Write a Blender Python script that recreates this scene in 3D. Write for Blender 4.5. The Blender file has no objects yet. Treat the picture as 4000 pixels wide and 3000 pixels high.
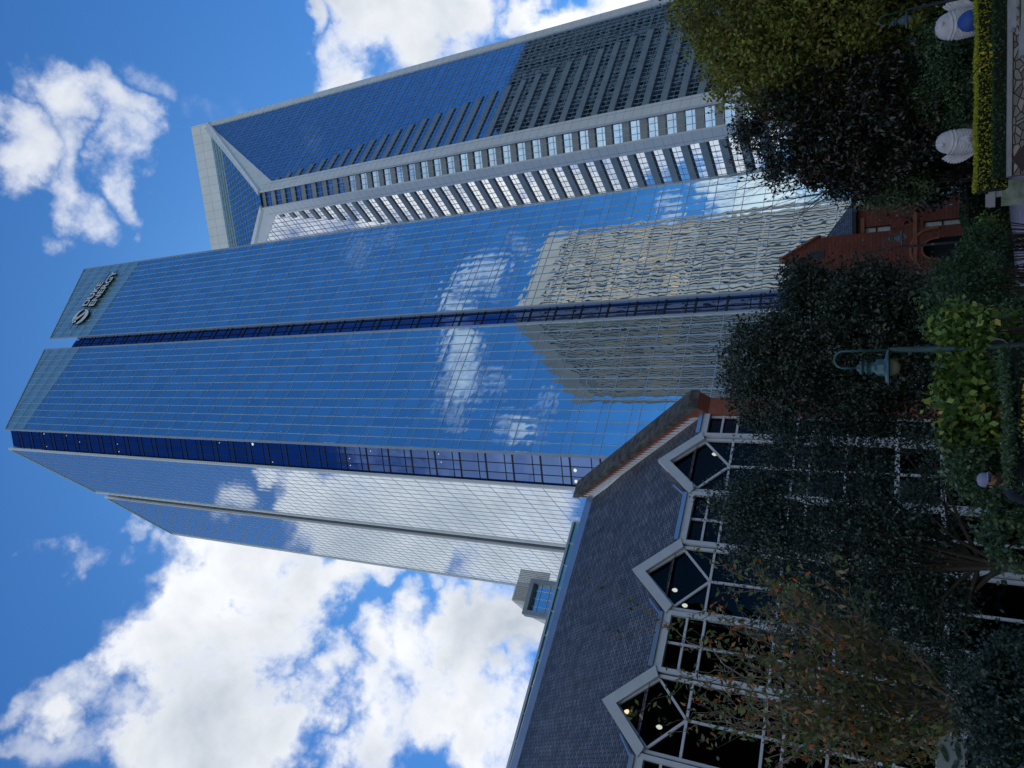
import bpy, math, random
import numpy as np
from mathutils import Vector, Matrix
R = math.radians
sc = bpy.context.scene
E = 4.6                                  # eye height above the lowest ground

# ------------------------------------------------------------------ camera
FPX, PITCH, ROLL = 2842.0, R(29.6), R(-0.43)
_F = Vector((0, math.cos(PITCH), math.sin(PITCH)))
_U0 = Vector((0, -math.sin(PITCH), math.cos(PITCH)))
_R0 = Vector((1, 0, 0))
_R = math.cos(ROLL)*_R0 + math.sin(ROLL)*_U0       # the upright view's right
_U = -math.sin(ROLL)*_R0 + math.cos(ROLL)*_U0      # the upright view's up
cd = bpy.data.cameras.new('camera'); cam = bpy.data.objects.new('camera', cd)
sc.collection.objects.link(cam); sc.camera = cam
cd.sensor_width = 36; cd.lens = FPX/4000*36; cd.clip_start = .1; cd.clip_end = 6000
X, Y, Z = -_U, _R, -_F                              # phone held on its side: world up points to picture left
cam.matrix_world = Matrix(((X.x, Y.x, Z.x, 0), (X.y, Y.y, Z.y, 0), (X.z, Y.z, Z.z, E), (0, 0, 0, 1)))

def dirv(x, y):
    d = _F*FPX + _R*(1500-y) + _U*(2000-x)
    return d/math.hypot(d.x, d.y)
def at(x, y, dist):
    d = dirv(x, y)*dist
    return Vector((d.x, d.y, d.z+E))

# ------------------------------------------------------------------ world
SUN_AZ, SUN_EL = R(2), R(43)
w = bpy.data.worlds.new('World'); sc.world = w; w.use_nodes = True
nt = w.node_tree; N = nt.nodes; L = nt.links
for n in list(N): N.remove(n)
out = N.new('ShaderNodeOutputWorld'); bg = N.new('ShaderNodeBackground')
L.new(bg.outputs[0], out.inputs[0])
sky = N.new('ShaderNodeTexSky'); sky.sky_type = 'NISHITA'; sky.sun_disc = False
sky.sun_elevation = SUN_EL; sky.sun_rotation = SUN_AZ; sky.air_density = 1.0; sky.dust_density = .3; sky.ozone_density = 3.0
bg.inputs[1].default_value = .10
def wm(op, a, b=None, c=None, clamp=False):
    n = N.new('ShaderNodeMath'); n.operation = op; n.use_clamp = clamp
    for i, v in enumerate((a, b, c)):
        if v is None: continue
        if isinstance(v, (int, float)): n.inputs[i].default_value = v
        else: L.new(v, n.inputs[i])
    return n.outputs[0]
tc = N.new('ShaderNodeTexCoord'); D3 = tc.outputs['Generated']
nrm = N.new('ShaderNodeVectorMath'); nrm.operation = 'NORMALIZE'; L.new(D3, nrm.inputs[0]); D3 = nrm.outputs[0]
def wnoise(scale, detail, rough, off=(0, 0, 0), dist=0., stretch=(1, 1, 1)):
    mp = N.new('ShaderNodeMapping'); L.new(D3, mp.inputs[0]); mp.inputs['Location'].default_value = off; mp.inputs['Scale'].default_value = stretch
    n = N.new('ShaderNodeTexNoise'); L.new(mp.outputs[0], n.inputs['Vector'])
    n.inputs['Scale'].default_value = scale; n.inputs['Detail'].default_value = detail
    n.inputs['Roughness'].default_value = rough; n.inputs['Distortion'].default_value = dist
    return n.outputs['Fac']
AZ_A, AZ_B, AZ_C = 55.9, -34.1, -79.1     # the street grid's two directions and its diagonal
def mir(d, az):
    s = Vector((math.sin(R(az)), math.cos(R(az)), 0)); n = Vector((math.sin(R(az-90)), math.cos(R(az-90)), 0))
    return d - 2*d.dot(n)*n
# cloud banks: picture-side ones and those lying in the parts of the sky the glass towers reflect
CL = [ # x, y, radius, weight
 (100, 560, 170, .75), (260, 440, 110, .6), (420, 540, 190, .8), (570, 600, 150, .75), (600, 720, 130, .7), (300, 780, 170, .72), (160, 960, 110, .6), (40, 420, 120, .5), (700, 380, 110, .45), (900, 500, 120, .35),
 (1130, 60, 110, .8), (1330, 300, 230, 1), (1480, 130, 300, 1.1), (1700, 80, 320, 1.2), (1850, 200, 130, .8), (2180, 30, 190, 1.1), (2450, -60, 260, 1.1), (1250, 400, 130, .75),
 (430, 1990, 70, .6), (310, 2140, 110, .65), (480, 2120, 120, .65), (590, 2200, 150, .75), (740, 2300, 230, 1.15), (950, 2180, 240, 1.2), (1180, 2230, 240, 1.15), (1380, 2280, 150, .95),
 (500, 2430, 160, .7), (650, 2560, 280, 1.2), (880, 2520, 280, 1.2), (1080, 2450, 220, 1.1), (330, 2680, 170, .68), (560, 2800, 280, 1.15), (840, 2830, 300, 1.2), (1120, 2760, 200, 1.0), (1250, 2600, 120, .8), (230, 2950, 130, .55),
 (1640, 2260, 80, .65), (1820, 2420, 190, 1.1), (2000, 2400, 240, 1.2), (1640, 2580, 180, 1.0), (1500, 2720, 200, 1.05), (1750, 2760, 260, 1.2), (1500, 2930, 220, 1.1), (1950, 2750, 260, 1.1), (1420, 2990, 200, 1)]
CA = [(1450, 1000, 130, 0.38), (1560, 1120, 120, 0.40), (1350, 1180, 110, 0.38), (1330, 1380, 90, 0.38), (1680, 1560, 120, 0.50), (1740, 1420, 130, 0.53), (1830, 1260, 110, 0.50), (1880, 1100, 90, 0.46), (2010, 1640, 110, 0.48), (2080, 1500, 80, 0.38), (2030, 960, 80, 0.35), (2640, 800, 60, 0.53), (3000, 760, 160, 0.85), (3200, 760, 120, 0.76), (1150, 560, 160, 0.32), (2750, 330, 110, 0.76), (2450, 420, 90, 0.53)]
CB = [(900, 2060, 110, .72), (1040, 1850, 110, .95), (1180, 1900, 130, 1), (1150, 2080, 90, .95), (1300, 2000, 220, 1.1), (1550, 1960, 240, 1.2), (1500, 2150, 240, 1.2), (2000, 2250, 260, 1.2), (2250, 2280, 260, 1.1), (1850, 2050, 280, 1.2), (2200, 2100, 300, 1.2), (2100, 1900, 200, 1.1),
 (1150, 900, 120, .85), (1380, 870, 150, .95), (1650, 850, 200, 1.05), (1950, 780, 220, 1.05), (2300, 750, 220, 1.1), (2560, 700, 170, .9), (2800, 660, 220, 1.15), (3000, 600, 200, 1.0)]
CC = [(1500, 640, 230, 1.1), (1800, 600, 200, 1.0), (2200, 560, 90, .5), (2000, 1800, 160, .9), (2250, 1850, 160, .9), (1700, 1810, 120, .6)]
blobs = [(dirv(x, y).normalized(), r/FPX*1.0/(1+(((x-2000)/FPX)**2+((y-1500)/FPX)**2)*.6), wt) for x, y, r, wt in CL]
for lst, az in ((CA, AZ_A), (CB, AZ_B), (CC, AZ_C)):
    blobs += [(mir(dirv(x, y).normalized(), az), r/FPX/(1+(((x-2000)/FPX)**2+((y-1500)/FPX)**2)*.6), wt) for x, y, r, wt in lst]
rnd = random.Random(5)
for i in range(26):                                   # unseen clouds behind the viewer, added to whiten and brighten the ambient light
    a = R(rnd.uniform(152, 268)); e = R(rnd.uniform(8, 58))
    if (R(155) < a < R(245) and e > R(30)) or e > R(48): continue
    blobs.append((Vector((math.sin(a)*math.cos(e), math.cos(a)*math.cos(e), math.sin(e))), rnd.uniform(.22, .38), rnd.uniform(.9, 1.2)))
wpn = N.new('ShaderNodeTexNoise'); L.new(D3, wpn.inputs['Vector']); wpn.inputs['Scale'].default_value = 6.5; wpn.inputs['Detail'].default_value = 7; wpn.inputs['Roughness'].default_value = .55
wp1 = N.new('ShaderNodeVectorMath'); wp1.operation = 'SUBTRACT'; L.new(wpn.outputs['Color'], wp1.inputs[0]); wp1.inputs[1].default_value = (.5, .5, .5)
wp2 = N.new('ShaderNodeVectorMath'); wp2.operation = 'MULTIPLY_ADD'; L.new(wp1.outputs[0], wp2.inputs[0]); wp2.inputs[1].default_value = (.36, .36, .36); L.new(D3, wp2.inputs[2])
wp3 = N.new('ShaderNodeVectorMath'); wp3.operation = 'NORMALIZE'; L.new(wp2.outputs[0], wp3.inputs[0]); DW = wp3.outputs[0]
cov = None
for c, r, wt in blobs:
    v = N.new('ShaderNodeVectorMath'); v.operation = 'DOT_PRODUCT'; L.new(DW, v.inputs[0]); v.inputs[1].default_value = c
    k = 1-math.cos(r*1.28)
    m = wm('MULTIPLY_ADD', v.outputs['Value'], wt/k, wt*(1-1/k))         # wt at the middle, 0 at the rim
    cov = m if cov is None else wm('MAXIMUM', cov, m)
cov = wm('MAXIMUM', cov, 0.)
nz1 = wnoise(7.5, 9, .62, (3.1, 1.7, .4), .25)
nz2 = wnoise(26, 6, .6, (.3, 4.7, 2.4))
nn = wm('MULTIPLY_ADD', wm('SUBTRACT', nz1, .5), 3.8, wm('MULTIPLY', wm('SUBTRACT', nz2, .5), 1.0))
sig = wm('ADD', wm('SUBTRACT', cov, .42), wm('MULTIPLY', nn, wm('MINIMUM', wm('MULTIPLY', cov, 2.2), .78)))
mr = N.new('ShaderNodeMapRange'); mr.interpolation_type = 'SMOOTHSTEP'; L.new(sig, mr.inputs['Value'])
mr.inputs['From Min'].default_value = -.25; mr.inputs['From Max'].default_value = .60
# body shade: thick middles grey, edges white
nz3 = wnoise(5.2, 6, .55, (7.7, 2.1, 5.3), .3)
th = wm('MULTIPLY', wm('SUBTRACT', sig, .12, clamp=True), 1.3)
sh = wm('MULTIPLY_ADD', wm('SUBTRACT', nz3, .38), 2.4, wm('MULTIPLY', th, .25), clamp=True)
sh = wm('MULTIPLY', sh, wm('MULTIPLY', th, 1.9, clamp=True))
cc = N.new('ShaderNodeMix'); cc.data_type = 'RGBA'; L.new(sh, cc.inputs['Factor'])
cc.inputs['A'].default_value = (7.7, 7.8, 8.0, 1); cc.inputs['B'].default_value = (3.9, 4.35, 5.0, 1)
tint = N.new('ShaderNodeMix'); tint.data_type = 'RGBA'; tint.blend_type = 'MULTIPLY'; tint.inputs['Factor'].default_value = 1
L.new(sky.outputs[0], tint.inputs['A']); tint.inputs['B'].default_value = (.26, .62, .97, 1); SKYT = tint
fin = N.new('ShaderNodeMix'); fin.data_type = 'RGBA'; al = N.new('ShaderNodeMapRange'); L.new(cov, al.inputs['Value']); al.inputs['From Min'].default_value = .25; al.inputs['From Max'].default_value = .8; al.inputs['To Min'].default_value = .12; L.new(wm('MULTIPLY', mr.outputs[0], al.outputs[0]), fin.inputs['Factor'])
L.new(tint.outputs['Result'], fin.inputs['A']); L.new(cc.outputs['Result'], fin.inputs['B'])
L.new(fin.outputs['Result'], bg.inputs[0])
w.cycles.sampling_method = 'MANUAL'; w.cycles.sample_map_resolution = 512

ld = bpy.data.lights.new('sun', 'SUN'); ld.energy = 3.0; ld.angle = R(.5); ld.color = (1, .94, .85)
sun = bpy.data.objects.new('sun', ld); sc.collection.objects.link(sun)
sd = Vector((math.sin(SUN_AZ)*math.cos(SUN_EL), math.cos(SUN_AZ)*math.cos(SUN_EL), math.sin(SUN_EL)))
sun.rotation_euler = sd.to_track_quat('Z', 'Y').to_euler(); sun.location = (0, 0, 300)
sc.view_settings.view_transform = 'Standard'; sc.view_settings.look = 'None'
sc.view_settings.exposure = 0.45; sc.view_settings.gamma = 1
sc.render.engine = 'CYCLES'
sc.cycles.max_bounces = 8; sc.cycles.glossy_bounces = 5; sc.cycles.transparent_max_bounces = 12
sc.cycles.sample_clamp_indirect = 6

# ------------------------------------------------------------------ materials
def M(name, col, rough=.7, metal=0., var=.12, vscale=3., bump=0., bscale=20., stretch=(1, 1, 1), spec=.5, col2=None, emit=None):
    m = bpy.data.materials.new(name); m.use_nodes = True; t = m.node_tree; b = t.nodes['Principled BSDF']
    b.inputs['Roughness'].default_value = rough; b.inputs['Metallic'].default_value = metal; b.inputs['Specular IOR Level'].default_value = spec
    co = t.nodes.new('ShaderNodeTexCoord'); mp = t.nodes.new('ShaderNodeMapping'); mp.inputs['Scale'].default_value = stretch
    t.links.new(co.outputs['Object'], mp.inputs[0])
    no = t.nodes.new('ShaderNodeTexNoise'); no.inputs['Scale'].default_value = vscale; no.inputs['Detail'].default_value = 6; t.links.new(mp.outputs[0], no.inputs['Vector'])
    mx = t.nodes.new('ShaderNodeMix'); mx.data_type = 'RGBA'
    cr = t.nodes.new('ShaderNodeMapRange'); cr.inputs['From Min'].default_value = .32; cr.inputs['From Max'].default_value = .68
    t.links.new(no.outputs['Fac'], cr.inputs['Value']); t.links.new(cr.outputs[0], mx.inputs['Factor'])
    c2 = col2 or tuple(c*(1-2*var) for c in col)
    mx.inputs['A'].default_value = (*col, 1); mx.inputs['B'].default_value = (*c2, 1)
    t.links.new(mx.outputs['Result'], b.inputs['Base Color'])
    if bump:
        n2 = t.nodes.new('ShaderNodeTexNoise'); n2.inputs['Scale'].default_value = bscale; n2.inputs['Detail'].default_value = 5; t.links.new(mp.outputs[0], n2.inputs['Vector'])
        bp = t.nodes.new('ShaderNodeBump'); bp.inputs['Strength'].default_value = .6; bp.inputs['Distance'].default_value = bump
        t.links.new(n2.outputs['Fac'], bp.inputs['Height']); t.links.new(bp.outputs[0], b.inputs['Normal'])
    if emit: b.inputs['Emission Color'].default_value = (*emit[:3], 1); b.inputs['Emission Strength'].default_value = emit[3]
    return m

def leafm(name, cols, trans=.25, rough=.5, spec=.3):
    """leaf colours picked per leaf from the mesh attribute 'rnd'"""
    m = bpy.data.materials.new(name); m.use_nodes = True; t = m.node_tree; b = t.nodes['Principled BSDF']
    at_ = t.nodes.new('ShaderNodeAttribute'); at_.attribute_name = 'rnd'
    cr = t.nodes.new('ShaderNodeValToRGB'); cr.color_ramp.interpolation = 'CONSTANT' if len(cols) > 3 else 'LINEAR'
    el = cr.color_ramp.elements
    while len(el) < len(cols): el.new(.5)
    for i, (p, c) in enumerate(cols): el[i].position = p; el[i].color = (*c, 1)
    t.links.new(at_.outputs['Fac'], cr.inputs[0]); t.links.new(cr.outputs[0], b.inputs['Base Color'])
    b.inputs['Roughness'].default_value = rough; b.inputs['Specular IOR Level'].default_value = spec
    tr = t.nodes.new('ShaderNodeBsdfTranslucent'); t.links.new(cr.outputs[0], tr.inputs[0])
    ms = t.nodes.new('ShaderNodeMixShader'); ms.inputs[0].default_value = trans
    t.links.new(b.outputs[0], ms.inputs[1]); t.links.new(tr.outputs[0], ms.inputs[2])
    t.links.new(ms.outputs[0], t.nodes['Material Output'].inputs[0])
    return m

def glassm(name, tint, base=(.01, .03, .08), refl=.85, pu=2.0, pv=5.1, voff=0., span=.29, wave=.012, spcol=None, cellvar=.18, rough=.015, span_mix=.35, wsc=(.55, .35)):
    """coated curtain-wall glass. UV is metres on the wall; panes are slightly bowed and differ from one another"""
    m = bpy.data.materials.new(name); m.use_nodes = True; t = m.node_tree; n = t.nodes; l = t.links
    for q in list(n):
        if q.type == 'BSDF_PRINCIPLED': n.remove(q)
    uv = n.new('ShaderNodeTexCoord'); sx = n.new('ShaderNodeSeparateXYZ'); l.new(uv.outputs['UV'], sx.inputs[0])
    def mm(op, a, b=None, clamp=False):
        q = n.new('ShaderNodeMath'); q.operation = op; q.use_clamp = clamp
        for i, v in enumerate((a, b)):
            if v is None: continue
            if isinstance(v, (int, float)): q.inputs[i].default_value = v
            else: l.new(v, q.inputs[i])
        return q.outputs[0]
    u = mm('DIVIDE', sx.outputs[0], pu); v = mm('DIVIDE', mm('SUBTRACT', sx.outputs[1], voff), pv)
    fv = mm('FRACT', v); isp = mm('LESS_THAN', fv, span)
    cu = mm('FLOOR', u); cv = mm('ADD', mm('MULTIPLY', mm('FLOOR', v), 2.), isp)
    cx = n.new('ShaderNodeCombineXYZ'); l.new(cu, cx.inputs[0]); l.new(cv, cx.inputs[1])
    wn = n.new('ShaderNodeTexWhiteNoise'); wn.noise_dimensions = '2D'; l.new(cx.outputs[0], wn.inputs['Vector'])
    # pane bow + roll wave
    mp = n.new('ShaderNodeMapping'); l.new(uv.outputs['UV'], mp.inputs[0]); mp.inputs['Scale'].default_value = (wsc[0], wsc[1], 1)
    add = n.new('ShaderNodeVectorMath'); add.operation = 'MULTIPLY_ADD'; l.new(wn.outputs['Color'], add.inputs[0]); add.inputs[1].default_value = (.5, .5, .5); l.new(mp.outputs[0], add.inputs[2])
    no = n.new('ShaderNodeTexNoise'); no.inputs['Scale'].default_value = 1.; no.inputs['Detail'].default_value = 1; l.new(add.outputs[0], no.inputs['Vector'])
    fu = mm('FRACT', u); bow = mm('MULTIPLY', mm('SINE', mm('MULTIPLY', fu, math.pi)), .25)
    bowv = mm('MULTIPLY', mm('SINE', mm('MULTIPLY', mm('FRACT', mm('MULTIPLY', v, 2.)), math.pi)), .12)
    h = mm('ADD', no.outputs['Fac'], mm('ADD', bow, bowv))
    bp = n.new('ShaderNodeBump'); bp.inputs['Strength'].default_value = 1; bp.inputs['Distance'].default_value = wave; l.new(h, bp.inputs['Height'])
    gl = n.new('ShaderNodeBsdfGlossy'); gl.inputs['Roughness'].default_value = rough; l.new(bp.outputs[0], gl.inputs['Normal'])
    vr = n.new('ShaderNodeHueSaturation'); vr.inputs['Color'].default_value = (*tint, 1)
    l.new(mm('ADD', mm('MULTIPLY', wn.outputs['Value'], cellvar), 1-cellvar/2), vr.inputs['Value'])
    mxs = n.new('ShaderNodeMix'); mxs.data_type = 'RGBA'; l.new(mm('MULTIPLY', isp, span_mix), mxs.inputs['Factor'])
    l.new(vr.outputs[0], mxs.inputs['A']); mxs.inputs['B'].default_value = (*(spcol or tuple(min(1, c*1.5) for c in tint)), 1)
    l.new(mxs.outputs['Result'], gl.inputs['Color'])
    df = n.new('ShaderNodeBsdfDiffuse'); df.inputs['Color'].default_value = (*base, 1)
    ms = n.new('ShaderNodeMixShader'); ms.inputs[0].default_value = refl
    l.new(df.outputs[0], ms.inputs[1]); l.new(gl.outputs[0], ms.inputs[2]); l.new(ms.outputs[0], n['Material Output'].inputs[0])
    return m

MAT = {}
MAT['glassA'] = glassm('blue_curtain_glass', (.74, .93, 1.0), (.03, .10, .20), .88, 2.0, 5.1, 32.5+E, .29, .017, spcol=(.80, .95, 1.0), wsc=(.32, .42))
MAT['glassS'] = glassm('dark_blue_glass', (.13, .22, .46), (.004, .012, .05), .80, 1.75, 5.1, 32.5+E, .36, .010, spcol=(.17, .29, .54))
MAT['glassB'] = glassm('pale_mirror_glass', (.84, .90, .95), (.38, .44, .5), .84, 1.78, 5.1, 32.5+E, .5, .004, spcol=(.76, .84, .92), cellvar=.06)
MAT['crown'] = glassm('crown_screen_glass', (.6, .82, .9), (.32, .56, .66), .5, 2.0, 5.1, 32.5+E, .5, .004, spcol=(.3, .5, .75), span_mix=.8)
MAT['glassD'] = glassm('deep_blue_glass', (.45, .66, .86), (.008, .04, .10), .86, 1.5, 3.83, 161.5+E, .3, .006, spcol=(.4, .55, .72))
MAT['glassC'] = glassm('bright_mirror_glass', (.93, .96, .98), (.2, .26, .3), .93, 1.5, 3.83, 161.5+E, .3, .006, spcol=(.9, .93, .95))
MAT['white_metal'] = M('white_frame_metal', (.90, .91, .92), .45, .0, .05, .15, spec=.5)
MAT['trim'] = M('pale_trim_metal', (.52, .57, .62), .35, .3, .06, .3)
MAT['mull'] = M('mullion_metal', (.46, .60, .80), .4, .0, .05, 1.)
MAT['mullT'] = M('thin_mullion_metal', (.34, .40, .45), .4, .1, .05, 1.)
MAT['mullB'] = M('side_mullion_metal', (.45, .50, .54), .4, .4, .05, 1.)
MAT['dark_metal'] = M('dark_reveal_metal', (.012, .016, .03), .5)
MAT['grey_panel'] = M('grey_spandrel_panel', (.30, .35, .38), .5, .2, .08, .4)
MAT['beige_stone'] = M('beige_precast', (.36, .33, .325), .8, 0, .08, .2)
MAT['glint_pane'] = M('sun_glint_orange', (1.0, .60, .28), .3, 0., .2, .5)  # sun glints on window glass, painted as a plain orange colour
MAT['dark_glass'] = M('dark_window_glass', (.03, .035, .04), .06, 0., .2, .3, spec=.8)
MAT['slate'] = None
MAT['hall_white'] = M('white_painted_steel', (.66, .70, .76), .4, 0, .05, 2.)
MAT['gutter'] = M('blue_grey_metal', (.35, .46, .62), .3, .5, .06, 1.)
MAT['coping'] = M('weathered_stone_coping', (.15, .145, .125), .9, 0, .3, 2.2, .02, 6., col2=(.045, .04, .035))
MAT['brass'] = M('flashing_metal', (.85, .85, .83), .5, .0, .1, 4.)

def brickm(name, c1, c2, mortar, scale=1., bw=.22, bh=.075, msize=.012, bump=.01, uv=True, rough=.85, off=.5):
    m = bpy.data.materials.new(name); m.use_nodes = True; t = m.node_tree; b = t.nodes['Principled BSDF']; b.inputs['Roughness'].default_value = rough
    co = t.nodes.new('ShaderNodeTexCoord'); br = t.nodes.new('ShaderNodeTexBrick')
    t.links.new(co.outputs['UV' if uv else 'Object'], br.inputs['Vector'])
    br.inputs['Scale'].default_value = scale; br.inputs['Brick Width'].default_value = bw; br.inputs['Row Height'].default_value = bh
    br.inputs['Mortar Size'].default_value = msize; br.inputs['Color1'].default_value = (*c1, 1); br.inputs['Color2'].default_value = (*c2, 1); br.inputs['Mortar'].default_value = (*mortar, 1)
    br.offset = off; br.inputs['Mortar Smooth'].default_value = .2
    no = t.nodes.new('ShaderNodeTexNoise'); no.inputs['Scale'].default_value = .9; no.inputs['Detail'].default_value = 7; t.links.new(co.outputs['Object'], no.inputs['Vector'])
    mr_ = t.nodes.new('ShaderNodeMapRange'); mr_.inputs['To Min'].default_value = .72; mr_.inputs['To Max'].default_value = 1.3; t.links.new(no.outputs['Fac'], mr_.inputs['Value'])
    mx = t.nodes.new('ShaderNodeVectorMath'); mx.operation = 'SCALE'; t.links.new(br.outputs['Color'], mx.inputs[0]); t.links.new(mr_.outputs[0], mx.inputs['Scale'])
    t.links.new(mx.outputs[0], b.inputs['Base Color'])
    bp = t.nodes.new('ShaderNodeBump'); bp.inputs['Distance'].default_value = bump; bp.invert = True
    t.links.new(br.outputs['Fac'], bp.inputs['Height']); t.links.new(bp.outputs[0], b.inputs['Normal'])
    return m
MAT['brick'] = brickm('red_brick', (.46, .12, .06), (.36, .085, .045), (.18, .12, .10))
MAT['slate'] = brickm('slate_shingles', (.19, .205, .235), (.075, .085, .105), (.008, .008, .01), 1., .40, .20, .03, .03, rough=.5)
MAT['sandstone'] = brickm('rusty_sandstone', (.21, .055, .032), (.15, .04, .024), (.10, .035, .025), 1., .5, .25, .012, .01)

_t = MAT['slate'].node_tree; _b = _t.nodes['Principled BSDF']; _src = _b.inputs['Base Color'].links[0].from_socket
def _n(kind, **kw):
    q = _t.nodes.new(kind)
    for k_, v_ in kw.items(): setattr(q, k_, v_)
    return q
def _m(op, a, b=None, clamp=False):
    q = _n('ShaderNodeMath', operation=op, use_clamp=clamp)
    for i, v in enumerate((a, b)):
        if v is None: continue
        if isinstance(v, (int, float)): q.inputs[i].default_value = v
        else: _t.links.new(v, q.inputs[i])
    return q.outputs[0]
_uv = _n('ShaderNodeTexCoord'); _sx = _n('ShaderNodeSeparateXYZ'); _t.links.new(_uv.outputs['UV'], _sx.inputs[0])
_no = _n('ShaderNodeTexNoise'); _no.inputs['Scale'].default_value = .8; _no.inputs['Detail'].default_value = 8; _t.links.new(_uv.outputs['UV'], _no.inputs['Vector'])
_n2 = _n('ShaderNodeTexNoise'); _n2.inputs['Scale'].default_value = 3.2; _n2.inputs['Detail'].default_value = 5; _t.links.new(_uv.outputs['UV'], _n2.inputs['Vector'])
_c = _m('ADD', _m('MULTIPLY', _sx.outputs[0], -.10), 9.4); _d = _m('ABSOLUTE', _m('SUBTRACT', _m('ADD', _sx.outputs[1], _m('MULTIPLY', _m('SUBTRACT', _no.outputs['Fac'], .5), 4.)), _c))
_mask = _m('MULTIPLY', _m('SUBTRACT', 1., _m('MULTIPLY', _d, 2.6), True), _m('MULTIPLY', _m('SUBTRACT', _n2.outputs['Fac'], .47), 9., True), True)
_mx = _n('ShaderNodeMix', data_type='RGBA'); _t.links.new(_mask, _mx.inputs['Factor']); _t.links.new(_src, _mx.inputs['A']); _mx.inputs['B'].default_value = (.05, .042, .032, 1)
_st = _n('ShaderNodeTexNoise'); _st.inputs['Scale'].default_value = 1.; _st.inputs['Detail'].default_value = 6; _mp = _n('ShaderNodeMapping'); _mp.inputs['Scale'].default_value = (2.2, .25, 1); _t.links.new(_uv.outputs['UV'], _mp.inputs[0]); _t.links.new(_mp.outputs[0], _st.inputs['Vector'])
_sc = _n('ShaderNodeVectorMath', operation='SCALE'); _t.links.new(_mx.outputs['Result'], _sc.inputs[0]); _t.links.new(_m('ADD', _m('MULTIPLY', _st.outputs['Fac'], 1.5), .25), _sc.inputs['Scale']); _t.links.new(_sc.outputs[0], _b.inputs['Base Color'])

def fieldm():
    m = bpy.data.materials.new('rubble_stone'); m.use_nodes = True; t = m.node_tree; b = t.nodes['Principled BSDF']; b.inputs['Roughness'].default_value = .9
    co = t.nodes.new('ShaderNodeTexCoord'); mp = t.nodes.new('ShaderNodeMapping'); mp.inputs['Scale'].default_value = (1, 1.7, 1); t.links.new(co.outputs['UV'], mp.inputs[0])
    v1 = t.nodes.new('ShaderNodeTexVoronoi'); v2 = t.nodes.new('ShaderNodeTexVoronoi'); v2.feature = 'DISTANCE_TO_EDGE'
    for v in (v1, v2): v.inputs['Scale'].default_value = 3.6; v.voronoi_dimensions = '2D'; t.links.new(mp.outputs[0], v.inputs['Vector'])
    cr = t.nodes.new('ShaderNodeValToRGB'); el_ = cr.color_ramp.elements; el_[0].color = (.16, .14, .13, 1); el_[1].color = (.5, .4, .36, 1); e2 = el_.new(.5); e2.color = (.32, .30, .28, 1)
    sp = t.nodes.new('ShaderNodeSeparateColor'); t.links.new(v1.outputs['Color'], sp.inputs[0]); t.links.new(sp.outputs[0], cr.inputs[0])
    mr_ = t.nodes.new('ShaderNodeMapRange'); mr_.inputs['From Max'].default_value = .09; t.links.new(v2.outputs['Distance'], mr_.inputs['Value'])
    mx = t.nodes.new('ShaderNodeMix'); mx.data_type = 'RGBA'; mx.inputs['A'].default_value = (.03, .028, .025, 1); t.links.new(cr.outputs[0], mx.inputs['B']); t.links.new(mr_.outputs[0], mx.inputs['Factor']); t.links.new(mx.outputs['Result'], b.inputs['Base Color'])
    bp = t.nodes.new('ShaderNodeBump'); bp.inputs['Distance'].default_value = .04; t.links.new(mr_.outputs[0], bp.inputs['Height']); t.links.new(bp.outputs[0], b.inputs['Normal'])
    return m
MAT['fieldstone'] = fieldm()
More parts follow.
